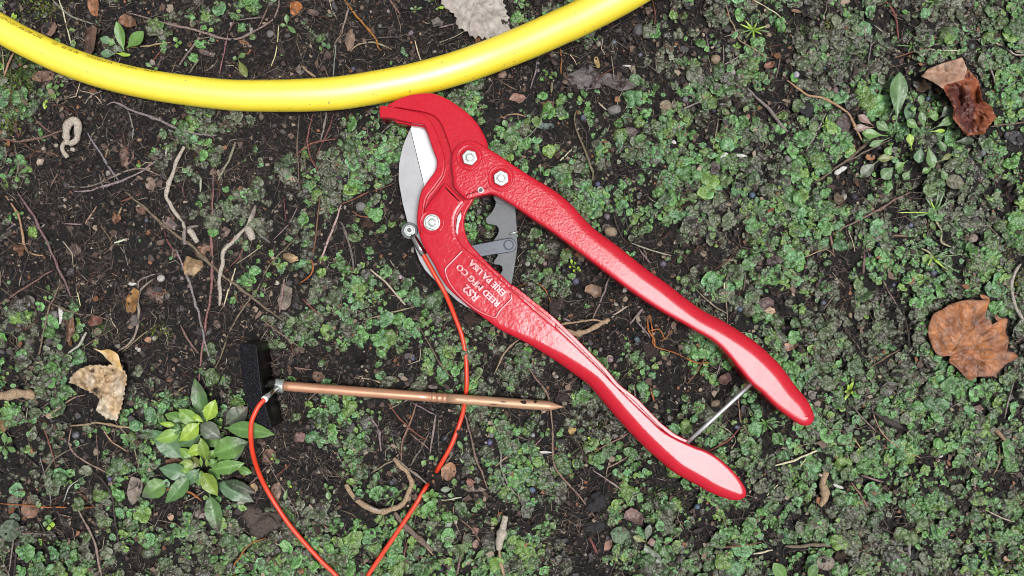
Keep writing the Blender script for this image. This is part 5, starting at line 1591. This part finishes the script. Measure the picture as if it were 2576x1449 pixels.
SEED = """
1 spoon-leaved seedling with one long upright leaf|935,385 878,158 76 1 30 46;958,362 1082,236 98 1 20 34;862,322 752,288 62 B 14 18;872,330 815,308 58 1 16 20;828,345 768,332 52 2 12 14;868,402 756,405 64 B 12 14;905,345 880,385 80 G 8 10;878,402 978,418 30 3 14 16;935,420 985,412 24 3 14 14
1 three-leaved seedling|1338,322 1312,278 34 1 10 16;1340,322 1372,320 30 1 10 14;1335,325 1330,360 32 1 10 14
1 pale seedling with a hanging lower leaf|1800,435 1850,405 44 4 12 18;1790,445 1755,435 36 4 10 14;1800,455 1862,585 60 O 10 12
1 slender seedling with narrow leaves|2165,185 2162,105 36 4 12 18;2165,190 2232,250 36 4 10 14;2160,190 2112,190 30 4 10 12
1 limp pale seedling|385,665 360,635 60 1 14 20;395,660 445,655 40 4 12 16;430,590 420,572 26 1 12 16;450,640 480,645 28 1 10 12;430,690 442,722 28 4 8 10;350,740 335,825 40 3 8 10
1 yellow-green sprig|95,165 100,95 30 3 10 20;100,150 125,110 24 3 10 18;100,175 75,140 24 4 10 14
1 round-leaved seedling|2432,350 2455,325 44 B 10 14;2430,360 2410,372 40 1 10 14;2455,350 2495,348 46 B 10 14
1 drooping small seedling|1150,508 1098,475 30 4 12 16;1160,512 1190,522 24 1 10 12
1 tiny seedling|100,1300 80,1278 34 4 12 16;150,1300 210,1280 34 4 12 16;125,1330 130,1375 40 1 8 8
2 wilting star-shaped seedling|555,70 515,62 20 4 10 12;560,70 560,42 18 O 10 12;565,72 610,55 18 4 10 12;558,78 545,100 18 O 8 10
2 cluster of tiny round-leaved seedlings|1530,545 1535,525 36 1 10 16;1540,550 1558,540 28 4 10 14;1545,552 1550,570 28 4 10 14;1590,560 1600,545 30 4 10 14;1600,565 1628,555 44 4 12 16;1585,575 1575,592 34 1 10 14
2 three-leaved light seedling|1250,960 1222,905 46 4 14 20;1262,970 1335,965 40 4 12 16;1245,985 1200,1050 38 4 10 12
2 small seedling at the leaf edge|730,58 778,55 26 3 12 16;735,62 712,72 20 4 10 12
5 pale four-leaved seedling|660,1005 628,980 42 4 12 18;672,1022 700,1035 40 1 12 16;665,1040 635,1085 44 4 10 12;650,1000 680,955 34 1 12 18
5 yellowish many-leaved sprout|1740,545 1735,505 22 3 12 18;1755,545 1772,530 20 3 12 18;1735,560 1718,570 24 3 12 16;1755,570 1760,560 24 3 14 18;1780,580 1795,565 22 3 12 16;1765,585 1750,600 22 3 10 14;1785,590 1808,590 22 3 10 14
5 two-leaved bright seedling|1885,1235 1870,1165 22 4 12 18;1890,1225 1938,1205 50 4 14 18
5 split-leaved seedling in the ratchet opening|1010,160 982,150 34 4 12 18;1020,180 1070,200 26 4 12 16;1030,195 1042,245 36 4 10 12
5 spindly seedling|235,840 200,805 22 4 12 16;240,842 265,820 18 O 12 16;240,848 250,862 18 4 8 10
8 twin-leaved seedling|210,215 195,185 32 4 12 18;225,225 238,200 30 1 12 16;228,235 235,255 22 4 8 10
8 little light seedling|290,225 285,203 26 4 10 14;288,235 295,275 28 4 10 12
8 tall seedling with two long leaves|915,495 880,428 36 4 14 20;915,505 915,600 42 4 10 12
8 seedling with two oval leaves|700,570 665,545 40 1 12 16;705,565 728,570 44 4 12 14;640,575 605,612 40 1 8 10
8 bright rosette of narrow leaves|670,850 690,790 34 1 12 22;680,850 735,825 40 1 12 20;675,860 728,890 40 4 10 16;660,862 650,905 34 4 10 14;655,850 605,845 40 1 12 18;662,845 640,815 30 1 12 18;665,855 620,880 36 1 8 12
8 pale spoon-leaved seedling cluster|835,790 748,800 44 G 12 18;848,770 855,712 44 4 14 20;830,815 825,860 50 4 10 12
8 clover-like seedling|925,785 905,775 24 4 10 14;930,775 935,760 26 4 10 16;935,785 948,790 26 4 10 12
8 seedling with grey-green leaves|845,1030 870,995 56 4 14 20;840,1045 778,1090 46 G 10 12
8 long-stalked small seedling|650,1150 672,1130 26 4 10 14;655,1160 672,1215 42 4 10 10
8 slim sprout|1880,420 1860,400 20 3 10 14;1735,530 1708,545 34 1 10 12
8 spreading seedling|560,800 540,750 34 1 12 18;570,805 588,790 24 4 10 14
8 round-leaved tuft|1360,600 1330,590 50 1 12 20;1375,590 1385,545 50 4 14 22;1390,600 1430,590 54 1 12 18;1380,610 1400,650 54 1 10 14;1365,615 1340,650 54 1 10 14;1400,620 1450,640 50 1 10 12
8 dusky purple-green seedling|2300,1180 2330,1060 56 G 16 22;2295,1190 2200,1150 50 O 12 16;2310,1200 2370,1190 60 P 14 16;2290,1210 2330,1310 70 G 10 10;2310,1230 2420,1370 66 G 8 8
8 bright narrow-leaved sprout|1010,1320 1075,1255 40 4 12 18;1000,1330 945,1332 32 4 10 14;1000,1340 985,1375 26 4 8 8
7 bright rosette by the left edge|35,455 30,365 46 4 14 24;55,450 80,400 48 4 14 22;50,475 118,510 44 4 12 16;30,480 45,545 44 4 10 12;20,470 -20,510 40 4 10 12
7 four-leaved bright seedling|365,1060 320,1052 44 4 12 18;370,1055 378,1015 34 4 14 20;372,1062 415,1062 40 3 12 16;365,1070 372,1105 36 3 10 12
7 thin-leaved seedling|2180,775 2180,725 30 4 12 18;2185,780 2200,770 24 3 12 16;2165,800 2145,880 30 4 8 8
7 small pale seedling|2465,790 2452,748 30 4 10 16;2475,790 2515,775 28 4 10 14;2475,800 2482,875 44 4 8 10
7 drooping yellowish seedling|2070,560 2055,520 24 4 12 16;2078,560 2105,600 36 4 10 12;2060,570 2045,560 20 3 10 12
9 broad-leaved seedling at the bottom edge|790,1490 685,1350 100 1 14 26;945,1480 1015,1355 80 4 14 26;990,1470 960,1440 50 1 10 14
4 small green seedling on a tan straw|130,165 95,170 30 4 16 20;135,160 125,145 24 1 16 22;138,162 182,158 26 4 16 20;130,170 125,205 34 4 14 16
"""
for line in SEED.strip().splitlines():
    head, lv = line.split('|')
    c, look = head.split(' ', 1)
    c = int(c)
    ls = []
    for s_ in lv.split(';'):
        b, t, w, k, za, zb = s_.split()
        ls.append((D(c, *map(float, b.split(','))), D(c, *map(float, t.split(','))), float(w) / 3, TC[k], float(za), float(zb)))
    m = np.mean([l[0] for l in ls], 0)
    t = thing('seedling', m[0], m[1], 3)
    for b, tp, w, col, za, zb in ls:
        g0 = float(max(hgt(b[0], b[1]), hgt(tp[0], tp[1]), 0))
        blade_leaf(t, b, tp, w, col, za * .6 + g0, zb * .8 + g0, arch=1.5, fold=.16, p=1.15, q=.85, stalk=.05, nu=9, nv=6, vein=1.35)
        # the thin stalk that joins leaf and root
        V, F = tube_geo([W(b[0], b[1], za * .6 + g0), W((b[0] + m[0]) / 2, (b[1] + m[1]) / 2, g0 + 4), W(m[0], m[1], g0 - 2)], np.array([.9, .8, .8]) * S, 5)
        mk('stalk', V, F, 'green_leaf', t, cols=np.ones((len(V), 3)) * np.array((.16, .20, .07)))
    item(t, 'seedling', look.replace(' seedling', ''), 'seedling', 'seedlings', [m])

def tuft(label, c, x, y, blades, root=None):
    x, y = D(c, x, y)
    t = thing('grass_tuft', x, y, 3, label, 'grass')
    g0 = float(hgt(x, y))
    for (tx, ty, w, k) in blades:
        p = D(c, tx, ty)
        blade_leaf(t, (x + R.uniform(-2, 2), y + R.uniform(-2, 2)), p, w / 3, TC[k], g0 + 3, g0 + 16, arch=7, fold=.3, p=.55, q=.6, name='blade', nu=8, nv=2, vein=1.2)
    if root:
        q = catmull([(*D(c, *p), 0) for p in root], 4)[:, :2]
        V, F = twig_mesh(q, 2.6, 3, 8)
        mk('stalk', V, F, 'bare_wood', t, color=(.42, .38, .25))
tuft('bright yellow-green grass tuft near the tan pebble at the upper right', 3, 530, 225, [(430, 180, 14, '3'), (470, 150, 14, '3'), (440, 250, 12, '4'), (560, 170, 14, '3'), (640, 195, 14, '3'), (600, 260, 12, '3'), (480, 280, 12, '4'), (660, 240, 12, '4'), (540, 300, 12, '3'), (520, 130, 10, '4')])
tuft('grass sprig with a pale bent stalk above the whole brown leaf', 6, 1910, 150, [(1830, 40, 18, '4'), (1935, -30, 16, '4'), (1980, -20, 16, '4'), (2035, 55, 14, '4'), (1620, 155, 10, '3'), (1740, 190, 14, '4'), (1870, 60, 14, '3'), (1950, 70, 12, '4')], [(1910, 150), (1915, 220), (1950, 290), (1950, 370), (1985, 400), (2040, 420)])
tuft('sprawling yellow-green grass sprig between berries and the brown leaf', 6, 1880, 495, [(1850, 560, 14, '3'), (1985, 580, 18, '3'), (2080, 605, 12, '4'), (2010, 460, 12, '4'), (1660, 465, 8, '4'), (1930, 540, 14, '3'), (2130, 470, 8, '4'), (2035, 430, 10, '4')], [(1885, 500), (1860, 455), (1800, 425)])
tuft('small bright green tuft at the top edge toward the right', 3, 1900, 15, [(1815, 110, 12, '4'), (1860, 60, 10, '4'), (1920, -20, 12, '1'), (1940, 40, 12, '4'), (1830, 15, 10, '1'), (1960, 0, 10, '4')])
tuft('tiny grass tuft beside a blue berry and a grey twig', 3, 1070, 940, [(1050, 890, 10, '4'), (1090, 880, 10, '3'), (1105, 930, 9, '4'), (1045, 960, 9, '3'), (1100, 970, 9, '3')])
tuft('yellow-green curled weed beside a dark upright twig, right of the upper handle tip', 9, 1260, 50, [(1290, -20, 30, '3'), (1250, 0, 26, '3'), (1215, 135, 26, '3'), (1285, 70, 34, '3'), (1240, 95, 26, 'O'), (1220, 60, 22, '3')])
tuft('green star-leaved weed in the soil under the steel handle rod', 9, 625, 295, [(560, 290, 16, '1'), (600, 385, 14, '2'), (590, 260, 16, '1'), (650, 270, 16, '1'), (735, 280, 10, '4'), (680, 350, 12, '1'), (700, 250, 12, '2')])
tuft('green blades crossing inside the hooked root piece', 8, 400, 850, [(330, 925, 12, '2'), (370, 960, 12, '1'), (460, 800, 10, '1'), (440, 830, 10, '2'), (300, 870, 10, '2')])
tuft('dark green leafy tuft in the bottom right corner area', 9, 2290, 1270, [(2230, 1260, 22, '1'), (2260, 1320, 22, '1'), (2330, 1290, 20, '1'), (2340, 1230, 18, '4'), (2290, 1340, 18, '1'), (2250, 1220, 16, '1')])
tuft('green tuft at the bottom edge below the dark leafy tuft', 9, 2380, 1430, [(2300, 1400, 22, '1'), (2350, 1360, 20, '1'), (2420, 1390, 22, '1'), (2450, 1440, 18, '4'), (2330, 1460, 18, '1')])
tuft('thin green blades by a dark berry, upper right', 3, 1735, 345, [(1610, 340, 8, '4'), (1700, 400, 14, '4'), (1760, 315, 14, '4'), (1720, 310, 10, '1'), (1750, 390, 10, '4')])

litter(5200, 4200, 'litter_on_plants', True)
liverwort(23500)

# ---------------------------------------------------------------- labels that say which one: what each small thing lies next to
MARKS = [("the hook tip of the shears", 957, 281), ("the grey blade's back edge", 1003, 430), ("the top shears bolt", 1181, 397), ("the cable's ring terminal", 1030, 580), ("the toothed ratchet plate", 1270, 600), ("the raised lettering", 1200, 715),
         ("the upper handle tip", 2045, 1060), ("the lower handle tip", 1873, 1255), ("the upper handle's middle", 1640, 720), ("the lower handle's middle", 1500, 960), ("the steel handle rod", 1805, 1043), ("the copper rod tip", 1418, 1027), ("the copper rod's grooves", 1098, 1002),
         ("the black handle's top end", 623, 865), ("the black handle's bottom end", 685, 1077), ("the metal rod collar", 705, 968), ("the hole the cable dips into", 1088, 1200), ("the cable at the bottom edge", 925, 1449), ("the cable's left bend", 632, 1100), ("the whole brown leaf", 2440, 855),
         ("the torn red leaf", 2420, 245), ("the grey toothed leaf", 1200, 60), ("the spotted tan leaf", 250, 960), ("the large leafy weed", 510, 1150), ("the spoon-leaved weed", 2320, 330), ("the pale crusty curl", 178, 345), ("the hooked root piece", 170 + 858, 1260), ("the pipe's left end", 0, 70), ("the pipe's upper end", 1600, 0),
         ("the middle of the pipe", 700, 242), ("the branch end at the left edge", 60, 995), ("the pale crooked stick", 440, 480), ("the grey bent stick", 580, 600), ("the crumbly brown clod", 655, 1313), ("the curled tan pod", 1480, 825), ("the big weed's lower tip", 550, 1345), ("the small hole in the soil", 909, 905),
         ("the pinkish pebble by the pipe", 1264, 188), ("the tan pebble", 1800, 149), ("the pale stalked grass sprig", 2355, 540), ("the knotty tan bark", 2070, 1235), ("the pale flaky bark", 1258, 1360), ("the white chips", 1835, 392), ("the lever's outer edge", 1400, 480), ("the pipe shears' notch opening", 1215, 560),
         ("the left edge", 0, 560), ("the left edge low down", 0, 1300), ("the right edge", 2576, 500), ("the right edge low down", 2576, 1200), ("the bottom edge's left third", 430, 1449), ("the bottom edge's middle", 1400, 1449), ("the bottom right corner", 2576, 1449), ("the top right corner", 2576, 0), ("the top left corner", 0, 0), ("the top edge", 800, 0), ("the bottom edge right part", 2000, 1449), ("the top edge right part", 1950, 0), ("the bottom left corner", 0, 1449)]
MP = np.array([m[1:] for m in MARKS], float)
def sector(dx, dy):
    a = math.degrees(math.atan2(dy, dx)) % 360
    return ('right of', 'below', 'left of', 'above')[int(((a + 45) % 360) // 90)]
cands, used = [], set()
nouns = {}
for i, it in enumerate(ITEMS):
    nouns.setdefault(it[1], []).append(i)
for noun, ids in nouns.items():
    table = {}
    for i in ids:
        P = ITEMS[i][3]
        for m, mp in enumerate(MP):
            d = np.hypot(P[:, 0] - mp[0], P[:, 1] - mp[1])
            k = int(d.argmin())
            sc = sector(P[k, 0] - mp[0], P[k, 1] - mp[1])
            table.setdefault((m, sc), []).append((d[k], i))
            table.setdefault((m, 'near'), []).append((d[k], i))
    for (m, sc), rows in table.items():
        rows.sort()
        margin = rows[1][0] / max(rows[0][0], 6) if len(rows) > 1 else 3
        cands.append((rows[0][0] * (1.0 if margin > 1.35 else 1.6 if margin > 1.15 else 2.6) + (8 if sc != 'near' else 0), noun, rows[0][1], m, sc, 'closest'))
        if len(rows) > 2:
            cands.append((rows[1][0] * 3 + 120, noun, rows[1][1], m, sc, 'second closest'))
        if len(rows) > 3:
            cands.append((rows[2][0] * 4 + 400, noun, rows[2][1], m, sc, 'third closest'))
        for ex in range(3, min(len(rows), 9)):
            cands.append((rows[ex][0] * 6 + 900 * ex, noun, rows[ex][1], m, sc, ('fourth', 'fifth', 'sixth', 'seventh', 'eighth', 'ninth')[ex - 3] + ' closest'))
cands.sort()
done = set()
for cost, noun, i, m, sc, rank in cands:
    if i in done: continue
    done.add(i)
    o, _, look, _ = ITEMS[i]
    where = f"{rank} to {MARKS[m][0]}" if sc == 'near' else f"{rank} one {sc} {MARKS[m][0]}"
    o['label'] = f"{look} {noun}, {where}"
print('items', len(ITEMS), 'labelled', len(done), 'too long', sum(len(it[0].get('label', '').split()) > 16 for it in ITEMS))
